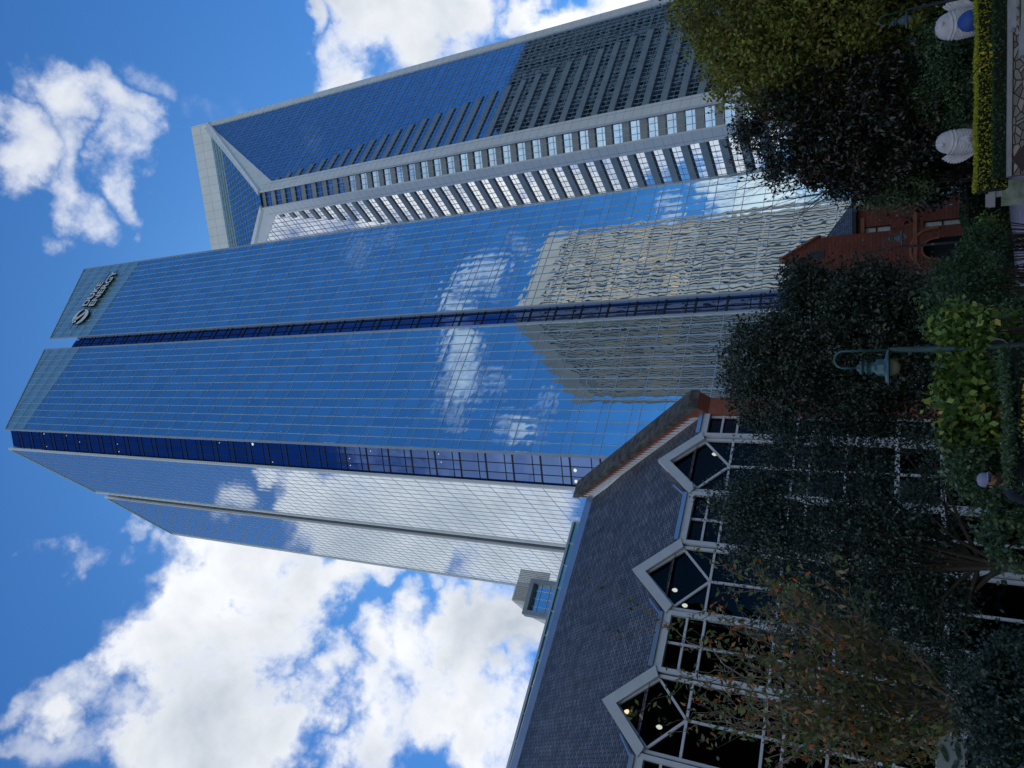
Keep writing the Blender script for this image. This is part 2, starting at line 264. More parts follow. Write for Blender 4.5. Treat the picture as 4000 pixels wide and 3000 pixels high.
# ------------------------------------------------------------------ mesh helpers
class MB:
    def __init__(s): s.v = []; s.f = []; s.uv = []
    def face(s, pts, uv=None):
        i = len(s.v); s.v += [tuple(p) for p in pts]; s.f.append(tuple(range(i, i+len(pts))))
        s.uv += list(uv) if uv else [(0, 0)]*len(pts)
        return s
    def hexa(s, a, b):          # two matching quads
        def q(p):
            e1 = (p[1]-p[0]); e2 = (p[3]-p[0]); l1, l2 = e1.length, e2.length
            s.face(p, [(0, 0), (l1, 0), (l1, l2), (0, l2)])
        q(a[::-1]); q(b)
        for i in range(4): j = (i+1) % 4; q([a[i], a[j], b[j], b[i]])
        return s
    def box(s, c, ax, ay, az):  # centre + half axes
        c, ax, ay, az = map(Vector, (c, ax, ay, az))
        return s.hexa([c-ax-ay-az, c+ax-ay-az, c+ax+ay-az, c-ax+ay-az], [c-ax-ay+az, c+ax-ay+az, c+ax+ay+az, c-ax+ay+az])
    def abox(s, x0, y0, z0, x1, y1, z1):
        return s.box(((x0+x1)/2, (y0+y1)/2, (z0+z1)/2), ((x1-x0)/2, 0, 0), (0, (y1-y0)/2, 0), (0, 0, (z1-z0)/2))
    def bar(s, p, q, wv, dv):   # bar p->q, half-width vec wv, half-depth vec dv
        p, q = Vector(p), Vector(q); wv, dv = Vector(wv), Vector(dv)
        return s.hexa([p-wv-dv, p+wv-dv, p+wv+dv, p-wv+dv], [q-wv-dv, q+wv-dv, q+wv+dv, q-wv+dv])
    def tube(s, pts, rad, n=8, cap=True):
        pts = [Vector(p) for p in pts]; base = len(s.v); k = len(pts)
        if not hasattr(rad, '__len__'): rad = [rad]*k
        up = Vector((.31, .17, .93)).normalized(); prev = None
        for i, p in enumerate(pts):
            d = (pts[min(i+1, k-1)]-pts[max(i-1, 0)]).normalized()
            a = d.cross(up if prev is None else prev)
            if a.length < 1e-4: a = d.cross(Vector((1, 0, 0)))
            a.normalize(); b = d.cross(a).normalized(); prev = a.cross(d)*-1 if False else up
            for j in range(n):
                t = 2*math.pi*j/n; s.v.append(tuple(p+(a*math.cos(t)+b*math.sin(t))*rad[i]))
        def add(f): s.f.append(f); s.uv += [(0, 0)]*len(f)
        for i in range(k-1):
            for j in range(n):
                a0 = base+i*n+j; a1 = base+i*n+(j+1) % n; add((a0, a1, a1+n, a0+n))
        if cap: add(tuple(base+j for j in range(n))[::-1]); add(tuple(base+(k-1)*n+j for j in range(n)))
        return s
    def lathe(s, c, prof, n=24, axis=None):   # prof: (r, h) from c upwards
        c = Vector(c); ax = Vector(axis or (0, 0, 1)).normalized()
        a = ax.cross(Vector((0, 1, .01))).normalized() if abs(ax.y) < .9 else ax.cross(Vector((1, 0, 0))).normalized(); b = ax.cross(a); base = len(s.v)
        for r, h in prof:
            for j in range(n):
                t = 2*math.pi*j/n; s.v.append(tuple(c+ax*h+(a*math.cos(t)+b*math.sin(t))*max(r, 1e-4)))
        for i in range(len(prof)-1):
            for j in range(n):
                a0 = base+i*n+j; a1 = base+i*n+(j+1) % n; s.f.append((a0, a1, a1+n, a0+n)); s.uv += [(0, 0)]*4
        return s
    def build(s, name, mat, parent=None, smooth=False, bevel=0.):
        me = bpy.data.meshes.new(name); me.from_pydata(s.v, [], s.f)
        ul = me.uv_layers.new(name='UVMap'); ul.data.foreach_set('uv', np.array(s.uv, dtype=np.float32).ravel())
        return link(me, name, mat, parent, smooth, bevel)
def link(me, name, mat, parent=None, smooth=False, bevel=0.):
    for m_ in (mat if isinstance(mat, (list, tuple)) else [mat]): me.materials.append(MAT[m_] if isinstance(m_, str) else m_)
    if smooth: me.polygons.foreach_set('use_smooth', [True]*len(me.polygons))
    me.update(); o = bpy.data.objects.new(name, me); sc.collection.objects.link(o)
    if parent is not None:
        o.parent = parent; g = parent; off = Matrix.Identity(4)
        o.matrix_parent_inverse = WM[parent.name].inverted()
    WM[o.name] = Matrix.Identity(4)
    if bevel:
        b = o.modifiers.new('bevel', 'BEVEL'); b.width = bevel; b.segments = 2; b.limit_method = 'ANGLE'
    return o
WM = {}
def tag(o, label=None, cat=None, group=None, kind=None):
    if label: o['label'] = label
    if cat: o['category'] = cat
    if group: o['group'] = group
    if kind: o['kind'] = kind
    return o
def thing(name, label, cat, loc=(0, 0, 0), group=None):
    o = bpy.data.objects.new(name, None); sc.collection.objects.link(o); o.location = loc; o.empty_display_size = .3
    WM[o.name] = Matrix.Translation(Vector(loc)); return tag(o, label, cat, group)

class Wall:
    """a vertical plane through plan point O along azimuth az. P(s, z, out): metres along, height above the eye, towards the viewer"""
    def __init__(s, O, az, flip=1):
        s.O = Vector((O[0], O[1], 0)); s.a = Vector((math.sin(R(az)), math.cos(R(az)), 0)); s.n = Vector((math.sin(R(az-90)), math.cos(R(az-90)), 0))*flip
    def P(s, t, z, out=0.): p = s.O + s.a*t - s.n*out; return Vector((p.x, p.y, z+E))
def span(poly, ax, v):
    o = 1-ax; hit = []
    for i in range(len(poly)):
        p, q = poly[i], poly[(i+1) % len(poly)]
        if (p[ax]-v)*(q[ax]-v) < 0: t = (v-p[ax])/(q[ax]-p[ax]); hit.append(p[o]+t*(q[o]-p[o]))
    return (min(hit), max(hit)) if len(hit) >= 2 else None
def panel(W, poly, name, mat, parent, out=0.):
    m = MB(); m.face([W.P(s, z, out) for s, z in poly], [(s, z+E) for s, z in poly]); return m.build(name, mat, parent)
def gridmesh(W, poly, ss, zs, name, mat, parent, ws=.06, wz=.05, out=.08, dep=.08, zs2=(), wz2=.03):
    m = MB(); up = Vector((0, 0, 1))
    for s in ss:
        h = span(poly, 0, s)
        if h: m.bar(W.P(s, h[0], out), W.P(s, h[1], out), W.a*ws, W.n*dep)
    for lst, w_, d_ in ((zs, wz, dep*.8), (zs2, wz2, dep*.6)):
        for z in lst:
            h = span(poly, 1, z)
            if h: m.bar(W.P(h[0], z, out-.01), W.P(h[1], z, out-.01), up*w_, W.n*d_)
    return m.build(name, mat, parent)
def arange(a, b, st):
    r = []; x = a
    while x < b-1e-6: r.append(x); x += st
    return r

# ------------------------------------------------------------------ GLASS TOWER (the tall blue one)
def nrmv(az): return Vector((math.sin(R(az)), math.cos(R(az)), 0))
D = 90.
OA = nrmv(AZ_A-90)*D
WA = Wall(OA, AZ_A); G0 = -E
tower = thing('glass_skyscraper', 'tallest tower of blue gridded glass with slanted top and lettering near its crown', 'skyscraper', (10, 120, 0))
ZF = [32.5+5.1*k for k in range(-7, 42)]; ZF2 = [z+5.1*.29 for z in ZF]
CROWN = 203.5
def topz(s): return 211.8 + (s-47.6)*(232.-211.8)/(106.1-47.6)
SL0, SL1, SR0, SR1 = 47.6, 74.15, 78.15, 106.1
for (a, b, nb) in ((SL0, SL1, 13), (SR0, SR1, 14)):
    za, zb = topz(a), topz(b)
    fac = panel(WA, [(a, G0), (b, G0), (b, CROWN), (a, CROWN)], 'curtain_wall', 'glassA', tower)
    poly = [(a, G0), (b, G0), (b, CROWN), (a, CROWN)]
    st = (b-a)/nb
    gridmesh(WA, poly, [a+st*i for i in range(1, nb)], ZF, 'mullion_grid', 'mull', fac, .045, .045, .04, .04, ZF2, .024)
    pc = [(a, CROWN), (b, CROWN), (b, zb), (a, za)]
    cr_ = panel(WA, pc, 'crown_screen', 'crown', tower)
    gridmesh(WA, pc, [a+st*i for i in range(1, nb)], arange(CROWN+.02, 232, 4.6), 'mullion_grid', 'mull', cr_, .05, .05, .06, .05)
    m = MB()
    for s in (a, b): m.bar(WA.P(s, G0, 0), WA.P(s, topz(s), 0), WA.a*.2, WA.n*.14)
    m.bar(WA.P(a, za, 0), WA.P(b, zb, 0), Vector((0, 0, .12)), WA.n*.2)
    m.build('edge_trim', 'trim', tower)
# recess between the halves
ZN = 209.6
pn = [(SL1, G0), (SR0, G0), (SR0, ZN), (SL1, ZN)]
rw = panel(WA, pn, 'recess_wall', 'glassS', tower, out=-.7)
gridmesh(WA, pn, [SL1+(SR0-SL1)*.5], ZF, 'mullion_grid', 'dark_metal', rw, .05, .16, -.62, .08, ZF2, .06)
m = MB()
for s in (SL1, SR0): m.box(WA.P(s+(-.1 if s == SL1 else .1), (ZN+G0)/2, -.55), WA.a*.09, WA.n*.5, Vector((0, 0, (ZN-G0)/2)))
m.build('recess_return', 'mull', tower)
# chamfered corner strip
PAc = WA.P(SL0, 0); WC = Wall(PAc, AZ_C, -1); LC = 5.3
pch = [(.3, G0), (LC-.1, G0), (LC-.1, 211.), (.3, 210.6)]
cw = panel(WC, pch, 'corner_wall', 'glassS', tower, out=-.6)
gridmesh(WC, pch, [.3+(LC-.4)*i/3 for i in (1, 2)], ZF, 'mullion_grid', 'dark_metal', cw, .04, .12, -.55, .08, ZF2, .05)
rl = random.Random(3)
for i in range(18):
    z = ZF[rl.randrange(8, 40)]+1.48+rl.uniform(2.4, 2.9); s = rl.choice([.9, 2.5, 4.2])+rl.uniform(-.2, .2); r_ = .09 if i % 7 else .28
    MB().lathe(WC.P(s, z, -.56), [(0, .04), (r_, .03), (r_, 0), (0, 0)], 10, axis=-WC.n).build('ceiling_light', M('lamp_white', (.9, .9, .85), emit=(1, .96, .85, .45)) if i == 0 else bpy.data.materials['lamp_white'], tower)
# mirror-bright side face
PB = WC.P(LC, 0); WB = Wall(PB, AZ_B, -1)
def topb(s): return 212.2 - min(s, 25)*.17
for (a, b, nb) in ((0, 25.0, 14), (28.3, 54.2, 14)):
    poly = [(a, G0), (b, G0), (b, topb(b)), (a, topb(a))]
    fac = panel(WB, poly, 'side_wall', 'glassB', tower)
    st = (b-a)/nb
    gridmesh(WB, poly, [a+st*i for i in range(1, nb)], ZF, 'mullion_grid', 'mullB', fac, .04, .05, .02, .016, [z+2.55 for z in ZF], .02)
    m = MB()
    for s in (a, b): m.bar(WB.P(s, G0, 0), WB.P(s, topb(s), 0), WB.a*.2, WB.n*.25)
    m.bar(WB.P(a, topb(a), 0), WB.P(b, topb(b), 0), Vector((0, 0, .12)), WB.n*.2)
    m.build('edge_trim', 'white_metal', tower)
ps = [(25.2, G0), (28.1, G0), (28.1, 207.), (25.2, 207.)]
sw = panel(WB, ps, 'recess_wall', 'glassB', tower, out=-2.2)
m = MB()
for z in [z for z in ZF if z < 206]: m.bar(WB.P(25.2, z, -2.1), WB.P(28.1, z, -2.1), Vector((0, 0, .08)), WB.n*.1)
m.build('mullion_grid', 'dark_metal', sw)
for k, z in enumerate(ZF[::2]):
    if z < 203: MB().bar(WB.P(25.3, z+2.2, -1.2), WB.P(27.2, z+2.2, -1.2), Vector((0, 0, .45)), WB.n*.4).build('louver', 'dark_metal', tower)
m = MB(); m.box(WB.P(28.2, 100, -1.1), WB.a*.05, WB.n*1.1, Vector((0, 0, 107))); m.box(WB.P(25.1, 100, -1.1), WB.a*.05, WB.n*1.1, Vector((0, 0, 107))); m.build('recess_return', 'grey_panel', tower)
# body behind the glass
cA0 = WA.P(SL0, G0, -3); cA1 = WA.P(SR1, G0, -.4); cB0 = WB.P(1.5, G0, -3); cB1 = WB.P(54.0, G0, -.4)
far = cA1 + WB.a*58
bp_ = [cA0, cA1, far, cB1, cB0]
m = MB(); ztop = CROWN-2
m.face([Vector((p.x, p.y, ztop+E)) for p in bp_])
for i in range(5):
    p, q = bp_[i], bp_[(i+1) % 5]; m.face([Vector((p.x, p.y, 0)), Vector((q.x, q.y, 0)), Vector((q.x, q.y, ztop+E)), Vector((p.x, p.y, ztop+E))], [(0, 0), ((q-p).length, 0), ((q-p).length, ztop), (0, ztop)])
m.build('tower_body', 'glassS', tower)
# sign near the crown
def text(body, size, wall, s, z, out, ext, name, mat, parent, width=None):
    cu = bpy.data.curves.new(name, 'FONT'); cu.body = body; cu.size = size; cu.extrude = ext; cu.offset = size*.018; cu.space_character = 1.02
    o = bpy.data.objects.new('tmp', cu); sc.collection.objects.link(o)
    dg = bpy.context.evaluated_depsgraph_get(); me = bpy.data.meshes.new_from_object(o.evaluated_get(dg)); bpy.data.objects.remove(o); bpy.data.curves.remove(cu)
    xs = [v.co.x for v in me.vertices]; k = (width/(max(xs)-min(xs))) if width else 1; x0 = min(xs)
    for v in me.vertices:
        p = wall.P(s+(v.co.x-x0)*k, z+v.co.y, out+v.co.z); v.co = p
    me.name = name
    return link(me, name, mat, parent)
sign = MB()
for k in range(2): sign.bar(WA.P(81, 211.3+k*3.4, .35), WA.P(103, 211.3+k*3.4, .35), Vector((0, 0, .05)), WA.n*.06)
sg = sign.build('rooftop_sign', 'dark_metal', tower)
MAT['letter'] = M('sign_letter_white', (.95, .96, .98), .5); MAT['letter_side'] = M('sign_letter_side', (.015, .018, .03), .5)
for body, s, z, wd in (('DUKE', 89.3, 213.4, 9.1), ('ENERGY', 89.0, 209.9, 13.4)):
    text(body, 3.7, WA, s, z, .55, .22, 'lettering_back', 'letter_side', sg, wd)
    text(body, 3.7, WA, s, z, .84, .04, 'lettering', 'letter', sg, wd)
def ribbon(pts, out, dep, name, mat):
    # pts: (s, z, halfwidth) stroke of changing width
    m = MB(); L_ = []; Rr = []
    for i, (s, z, h) in enumerate(pts):
        a = pts[max(0, i-1)]; b = pts[min(len(pts)-1, i+1)]; dx, dz = b[0]-a[0], b[1]-a[1]; l = math.hypot(dx, dz)
        L_.append((s-dz/l*h, z+dx/l*h)); Rr.append((s+dz/l*h, z-dx/l*h))
    for i in range(len(pts)-1):
        q = [L_[i], L_[i+1], Rr[i+1], Rr[i]]
        m.hexa([WA.P(*p, out-dep) for p in q], [WA.P(*p, out+dep) for p in q])
    return m.build(name, mat, sg)
def arcpts(cx, cz, rx, rz, a0, a1, n, wmax, p=1.):
    return [(cx+rx*math.cos(R(a0+(a1-a0)*i/n)), cz+rz*math.sin(R(a0+(a1-a0)*i/n)), .04+wmax*math.sin(math.pi*(i/n)**p)) for i in range(n+1)]
for out_, dp, mt in ((.55, .22, 'letter_side'), (.84, .04, 'letter')):
    ribbon(arcpts(85.6, 212.4, 2.5, 3.0, 165, 20, 14, .75, .7), out_, dp, 'emblem', mt)
    ribbon(arcpts(85.0, 213.2, 2.6, 3.0, -165, -5, 14, .75, .8), out_, dp, 'emblem', mt)
    ribbon([(82.6, 214.3, .05), (83.6, 214.6, .55), (84.8, 213.4, .5), (86.2, 211.9, .45), (87.2, 211.3, .05)], out_, dp, 'emblem', mt)

# ------------------------------------------------------------------ SECOND TOWER (white framed, crown cut by an inclined facet)
t2 = thing('framed_skyscraper', 'second glass tower with white frames, striped floors and a faceted crown', 'skyscraper', (80, 220, 0))
Q0 = Vector((70.36, 185.03, 0)); QL = Vector((64.91, 186.08, 0))
WD = Wall(Q0, AZ_A); WK = Wall(QL, AZ_C+180); WE = Wall(QL, AZ_B, -1)     # right face, corner strip, left face
LK = (Q0-QL).length; ZA, ZT, LD = 210.6, 282.6, 57.7; FH = 4.98
FL = [210.-FH*k for k in range(0, 44)]
for W_, mat_, nm in ((WD, 'glassD', 'D'), (WE, 'glassC', 'C')):
    b0 = 4.7 if nm == 'D' else 3.9
    poly = [(b0, G0), (LD-3.4, G0), (LD-3.4, ZT-5.8), (b0, ZA+1.)]
    fac = panel(W_, poly, 'curtain_wall', mat_, t2)
    gridmesh(W_, poly, arange(b0+1.95, LD-3.4, 1.95), [z for z in FL]+[210.+FH*k for k in range(1, 14)], 'mullion_grid', 'mullT', fac, .045, .06, .06, .06,
             [z+1.7 for z in FL]+[210.+FH*k+1.7 for k in range(1, 14)], .035)
    gr = .262 if nm == 'D' else .235
    for k, z in enumerate(FL[:36]):
        e = min(b0+.2+(ZA-z)*gr, LD-3.5)
        mb = MB(); mb.box(W_.P((b0+e)/2, z-.6, .08), W_.a*((e-b0)/2), W_.n*.07, Vector((0, 0, .95))); mb.build('spandrel_band', 'grey_panel', t2)
        mb = MB(); mb.box(W_.P((b0+e)/2, z-1.9, .03), W_.a*((e-b0)/2), W_.n*.08, Vector((0, 0, .36))); mb.build('floor_reveal', 'dark_metal', t2)
    # frames
    m = MB(); up = Vector((0, 0, 1))
    m.hexa([W_.P(.05, G0, -.3), W_.P(b0, G0, -.3), W_.P(b0, ZA+1, -.3), W_.P(.05, ZA, -.3)], [W_.P(.05, G0, .45), W_.P(b0, G0, .45), W_.P(b0, ZA+1, .45), W_.P(.05, ZA, .45)])
    m.build('corner_column', 'white_metal', t2)
    m = MB(); m.hexa([W_.P(LD-3.5, G0, -.3), W_.P(LD, G0, -.3), W_.P(LD, ZT, -.3), W_.P(LD-3.5, ZT-5.8, -.3)], [W_.P(LD-3.5, G0, .45), W_.P(LD, G0, .45), W_.P(LD, ZT, .45), W_.P(LD-3.5, ZT-5.8, .45)])
    m.build('outer_column', 'white_metal', t2)
    q = [(.05, ZA+.02), (b0, ZA+1.02), (LD-3.5, ZT-4.48), (LD, ZT+.02), (LD-1, ZT+.02)]
    q = [(.05, ZA+.02), (b0, ZA+.9), (LD-3.48, ZT-5.9), (LD, ZT)]
    m = MB(); lo = [(b0, ZA-4.2), (LD-3.52, ZT-7.5), (LD-3.52, ZT-3.2), (.05, ZA+1.)]
    m.hexa([W_.P(s, z, -.3) for s, z in lo], [W_.P(s, z, .43) for s, z in lo])
    m.build('sloped_frame', 'white_metal', t2)
    m = MB()
    for z in arange(G0+2, ZA, 2.6): m.bar(W_.P(.05, z, .46), W_.P(b0, z, .46), up*.025, W_.n*.01)
    m.bar(W_.P(b0*.72, G0, .465), W_.P(b0*.72, ZA, .465), W_.a*.04, W_.n*.012)
    for z in arange(G0+2, ZT-6, 3.4): m.bar(W_.P(LD-3.5, z, .46), W_.P(LD, z, .46), up*.025, W_.n*.01)
    m.build('panel_joint', 'grey_panel', t2)
pk = [(.1, G0), (LK-.1, G0), (LK-.1, ZA-2), (.1, ZA-2)]
kw = panel(WK, pk, 'corner_wall', 'glassD', t2, out=-1.0)
for z in FL[:36]:
    mb = MB(); mb.box(WK.P(LK/2, z-.65, -.85), WK.a*(LK/2-.1), WK.n*.1, Vector((0, 0, 1.))); mb.build('spandrel_band', 'grey_panel', t2)
    mb = MB(); mb.box(WK.P(LK/2, z-1.95, -.9), WK.a*(LK/2-.1), WK.n*.06, Vector((0, 0, .14))); mb.build('floor_reveal', 'dark_metal', t2)
gridmesh(WK, pk, [LK*.33, LK*.67], [z+1.2 for z in FL], 'mullion_grid', 'mullB', kw, .04, .04, -.75, .06)
# inclined crown facet
fD = WD.P(LD-.6, ZT-3.8, 0); fC = WE.P(LD-.6, ZT-3.8, 0); k0 = WK.P(LK, ZA-.5, 0); k1 = WK.P(0, ZA-.5, 0)
m = MB(); L0 = (k0-k1).length; L1 = (fD-fC).length; H = ((fD+fC)/2-(k0+k1)/2).length
m.face([k1, k0, fD, fC], [(-L0/2, 0), (L0/2, 0), (L1/2, H), (-L1/2, H)])
cf = m.build('crown_facet', glassm('facet_glass', (.45, .68, .8), (.03, .10, .16), .8, 2.2, 4.4, 0, .4, .01, spcol=(.3, .48, .62), span_mix=.7), t2)
ex = (fD-fC).normalized(); ey = ((fD+fC)/2-(k0+k1)/2).normalized(); en = ex.cross(ey).normalized(); c0 = (k0+k1)/2
if en.y > 0: en = -en
m = MB()
for i in range(1, 15):
    v = H*i/15; hw = (L0+(L1-L0)*v/H)/2; m.bar(c0+ey*v-ex*hw+en*.08, c0+ey*v+ex*hw+en*.08, ey*.07, en*.08)
for i in range(-18, 19):
    u = i*2.2; v0 = max(0, (abs(u)*2-L0)/(L1-L0)*H)
    if v0 < H: m.bar(c0+ex*u+ey*v0+en*.07, c0+ex*u+ey*H+en*.07, ex*.05, en*.07)
m.build('mullion_grid', 'trim', cf)
m = MB()        # white returns along the sloping sides
for a, b in ((k0, fD), (k1, fC)):
    dr = (b-a).normalized(); sd_ = dr.cross(en).normalized()
    m.bar(a+en*.2, b+en*.2, sd_*1.0, en*.45)
m.build('facet_frame', 'white_metal', t2)
bm0 = WD.P(LD, ZT, 0); bm1 = WE.P(LD, ZT, 0); bd = (bm1-bm0).normalized(); bn = Vector((-bd.y, bd.x, 0)); bn = bn if bn.y < 0 else -bn
m = MB(); c = (bm0+bm1)/2; c.z = 285.2+E
m.box(c+bn*-1.2, bd*((bm1-bm0).length/2+.5), bn*1.3, Vector((0, 0, 6.0))); m.build('crown_beam', 'white_metal', t2)
m = MB()
for i in range(24): m.bar(bm0+bd*(3.77*i)+bn*.12+Vector((0, 0, -3.2)), bm0+bd*(3.77*i)+bn*.12+Vector((0, 0, 8.5)), bd*.03, bn*.02)
m.bar(Vector((bm0.x, bm0.y, 285.2+E))+bn*.12, Vector((bm1.x, bm1.y, 285.2+E))+bn*.12, Vector((0, 0, .03)), bn*.02)
m.build('panel_joint', 'grey_panel', t2)
m = MB(); m.box(Vector((c.x, c.y, 279.0+E))+bn*-1.0, bd*((bm1-bm0).length/2-1), bn*.9, Vector((0, 0, .35))); m.build('beam_soffit', M('brown_soffit', (.10, .08, .06), .8), t2)
# body
a_, b_ = WD.P(LD, G0, -.5), WE.P(LD, G0, -.5); fr = a_+WE.a*57
q = [WK.P(LK, G0, -2.5), a_, fr, b_, WK.P(0, G0, -2.5)]
def vz(p, z): return Vector((p.x, p.y, z+E))
zt = [ZA-6, ZT-6, ZT-6, ZT-6, ZA-6]
m = MB()
for i in range(5):
    p, r_ = q[i], q[(i+1) % 5]; m.face([vz(p, G0), vz(r_, G0), vz(r_, zt[(i+1) % 5]), vz(p, zt[i])])
m.face([vz(q[i], zt[i]) for i in (1, 2, 3)])
m.build('tower_body', 'dark_metal', t2)
# low podium
m = MB(); pw = Wall(WK.P(LK, 0, 6), AZ_A); m.box(pw.P(30, G0+5, -3), pw.a*31, pw.n*3, Vector((0, 0, 5))); m.build('podium', M('pinkish_stone', (.34, .25, .25), .8), t2)

# ------------------------------------------------------------------ towers behind the viewer, seen mirrored in the glass
def refl(p, D=D): n = nrmv(AZ_A-90); v = Vector((p[0], p[1], 0)); v = v-2*(v.dot(n)-D)*n; return v
def blk(corner, dirs, lens):   # plan rectangle from a corner
    c = Vector(corner); return [c, c+dirs[0]*lens[0], c+dirs[0]*lens[0]+dirs[1]*lens[1], c+dirs[1]*lens[1]]
def pt_az(az, d): return (math.sin(R(az))*d, math.cos(R(az))*d)
def office(name, label, plan, H, fn, cat='tower'):
    root = thing(name, label, cat, (plan[0].x, plan[0].y, 0))
    ctr = sum(plan, Vector())/4
    for i in range(4):
        p, r_ = plan[i], plan[(i+1) % 4]; az = math.degrees(math.atan2((r_-p).x, (r_-p).y)); Wl = Wall(p, az)
        if (ctr-p).dot(Wl.n) < 0: Wl.n = -Wl.n
        fn(Wl, (r_-p).length, H, root)
    m = MB(); m.face([Vector((p.x, p.y, H)) for p in plan]); m.build('roof_deck', 'beige_stone', root)
    return root
def ribbed(Wl, Lw, H, root):
    zt = H-E
    panel(Wl, [(0, G0), (Lw, G0), (Lw, zt-9), (0, zt-9)], 'window_wall', 'dark_glass', root, out=-.5)
    m = MB(); n = int(Lw/3.6); st = Lw/n
    for i in range(n+1): m.box(Wl.P(min(max(st*i, .5), Lw-.5), (zt+G0)/2, -.1), Wl.a*(st*.31), Wl.n*.5, Vector((0, 0, (zt-G0)/2-2)))
    m.box(Wl.P(Lw/2, zt-5, -.05), Wl.a*(Lw/2), Wl.n*.6, Vector((0, 0, 5)))
    for z in arange(G0+6, zt-9, 11.7): m.box(Wl.P(Lw/2, z, -.2), Wl.a*(Lw/2), Wl.n*.35, Vector((0, 0, .35)))
    m.build('facade', 'beige_stone', root)
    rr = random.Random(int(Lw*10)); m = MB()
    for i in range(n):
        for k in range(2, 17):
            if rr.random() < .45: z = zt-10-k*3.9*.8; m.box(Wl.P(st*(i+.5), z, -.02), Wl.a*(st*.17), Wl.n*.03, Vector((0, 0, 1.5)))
    m.build('sun_glint_panes', 'glint_pane', root)  # painted sun glints set into the upper window slots
ds = [Vector((0, 0, 0))]
dd = 240.
v0 = refl(pt_az(5.8, dd)); vL = refl(pt_az(-1.4, dd*230.5/190)); vR = refl(pt_az(12.8, dd*216/190))
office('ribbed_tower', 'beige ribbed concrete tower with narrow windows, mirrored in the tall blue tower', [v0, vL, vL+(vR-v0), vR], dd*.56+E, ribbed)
def balcony(Wl, Lw, H, root):
    zt = H-E; panel(Wl, [(0, G0), (Lw, G0), (Lw, zt), (0, zt)], 'window_wall', 'dark_glass', root, out=-1.6)
    m = MB()
    for z in arange(G0+3.6, zt+1, 3.6): m.box(Wl.P(Lw/2, z, -.8), Wl.a*(Lw/2), Wl.n*.85, Vector((0, 0, .45)))
    n = int(Lw/6)
    for i in range(n+1): m.box(Wl.P(Lw*i/n, (zt+G0)/2, -.75), Wl.a*.5, Wl.n*.7, Vector((0, 0, (zt-G0)/2)))
    for i in range(n):
        if i % 2: m.box(Wl.P(Lw*(i+.5)/n, (zt+G0)/2, -.9), Wl.a*1.2, Wl.n*.5, Vector((0, 0, (zt-G0)/2)))
    m.build('balconies', M('pale_concrete', (.05, .065, .085), .8), root)
D2 = Q0.dot(nrmv(AZ_A-90)); w0 = refl(pt_az(22.8, 325), D2); aA = nrmv(AZ_A); mA = refl(Vector(pt_az(22.8, 325)+(0,))+aA*10, D2)-w0; mA.normalize(); mB_ = Vector((-mA.y, mA.x, 0)); mB_ = mB_ if mB_.x > 0 else -mB_
office('balcony_tower', 'grey tower of dark recessed balconies, mirrored in the white framed tower', [w0, w0+mA*70, w0+mA*70+mB_*35, w0+mB_*35], 325*.555+E, balcony)
def plainwin(Wl, Lw, H, root):
    zt = H-E; panel(Wl, [(0, G0), (Lw, G0), (Lw, zt), (0, zt)], 'window_wall', 'dark_glass', root, out=-.35)
    m = MB()
    for z in arange(G0+.8, zt+1, 3.6): m.box(Wl.P(Lw/2, min(z, zt-.8), -.1), Wl.a*(Lw/2), Wl.n*.3, Vector((0, 0, .8)))
    n = int(Lw/3)
    for i in range(n+1): m.box(Wl.P(Lw*i/n, (zt+G0)/2, -.12), Wl.a*.6, Wl.n*.28, Vector((0, 0, (zt-G0)/2)))
    m.build('facade', root['mat'], root)
def simple(name, label, c, az, lx, ly, H, col):  # unseen surround blocks, added to give the glass dark reflections
    a = nrmv(az); b = nrmv(az+90); c = Vector((*c, 0)); plan = [c, c+a*lx, c+a*lx+b*ly, c+b*ly]
    root = thing(name, label, 'building', c); mt = M(name+'_wall', col, .85, bump=.01); MAT[name] = mt; root['mat'] = name
    ctr = sum(plan, Vector())/4
    for i in range(4):
        p, r_ = plan[i], plan[(i+1) % 4]; Wl = Wall(p, math.degrees(math.atan2((r_-p).x, (r_-p).y)))
        if (ctr-p).dot(Wl.n) < 0: Wl.n = -Wl.n
        plainwin(Wl, (r_-p).length, H, root)
    m = MB(); m.face([Vector((p.x, p.y, H)) for p in plan]); m.build('roof_deck', 'beige_stone', root); del root['mat']
simple('brick_blocker', 'brown brick office block behind the viewer, added unseen to keep the sky out of the hall windows', (62, -8), 145.9, 70, 25, 64, (.16, .075, .05))  # unseen block, raised to stop the hall glass mirroring bright sky
simple('added_grey_block', 'dark grey apartment block added unseen behind the viewer on the left for dark reflections', (-45, -40), 55.9+180, 60, 25, 26, (.12, .12, .12))
simple('added_tan_block', 'tan low building added unseen behind the viewer, across the street, for dark reflections', (20, -75), 145.9, 50, 25, 22, (.25, .2, .15))

# ------------------------------------------------------------------ ground
def sm(x): x = max(0, min(1, x)); return x*x*(3-2*x)
def gz(x, y):
    d = math.hypot(x, y); return 2.15*(1-sm((d-14)/14.))
me = bpy.data.meshes.new('ground'); vs = []; fs = []
rs = [0, 4, 8, 12, 14, 16, 18, 20, 22, 24, 26, 28, 32, 40, 60, 100, 200, 500, 1500, 5000]; na = 48
for r_ in rs:
    for j in range(na):
        t = 2*math.pi*j/na; x, y = r_*math.sin(t), r_*math.cos(t); vs.append((x, y, gz(x, y)))
for i in range(len(rs)-1):
    for j in range(na): a = i*na+j; b = i*na+(j+1) % na; fs.append((a, a+na, b+na, b))
me.from_pydata(vs, [], fs); MAT['lawn'] = M('lawn', (.06, .10, .03), .9, var=.2, vscale=1.2, bump=.03, bscale=30)
tag(link(me, 'ground', 'lawn', smooth=True), kind='structure')

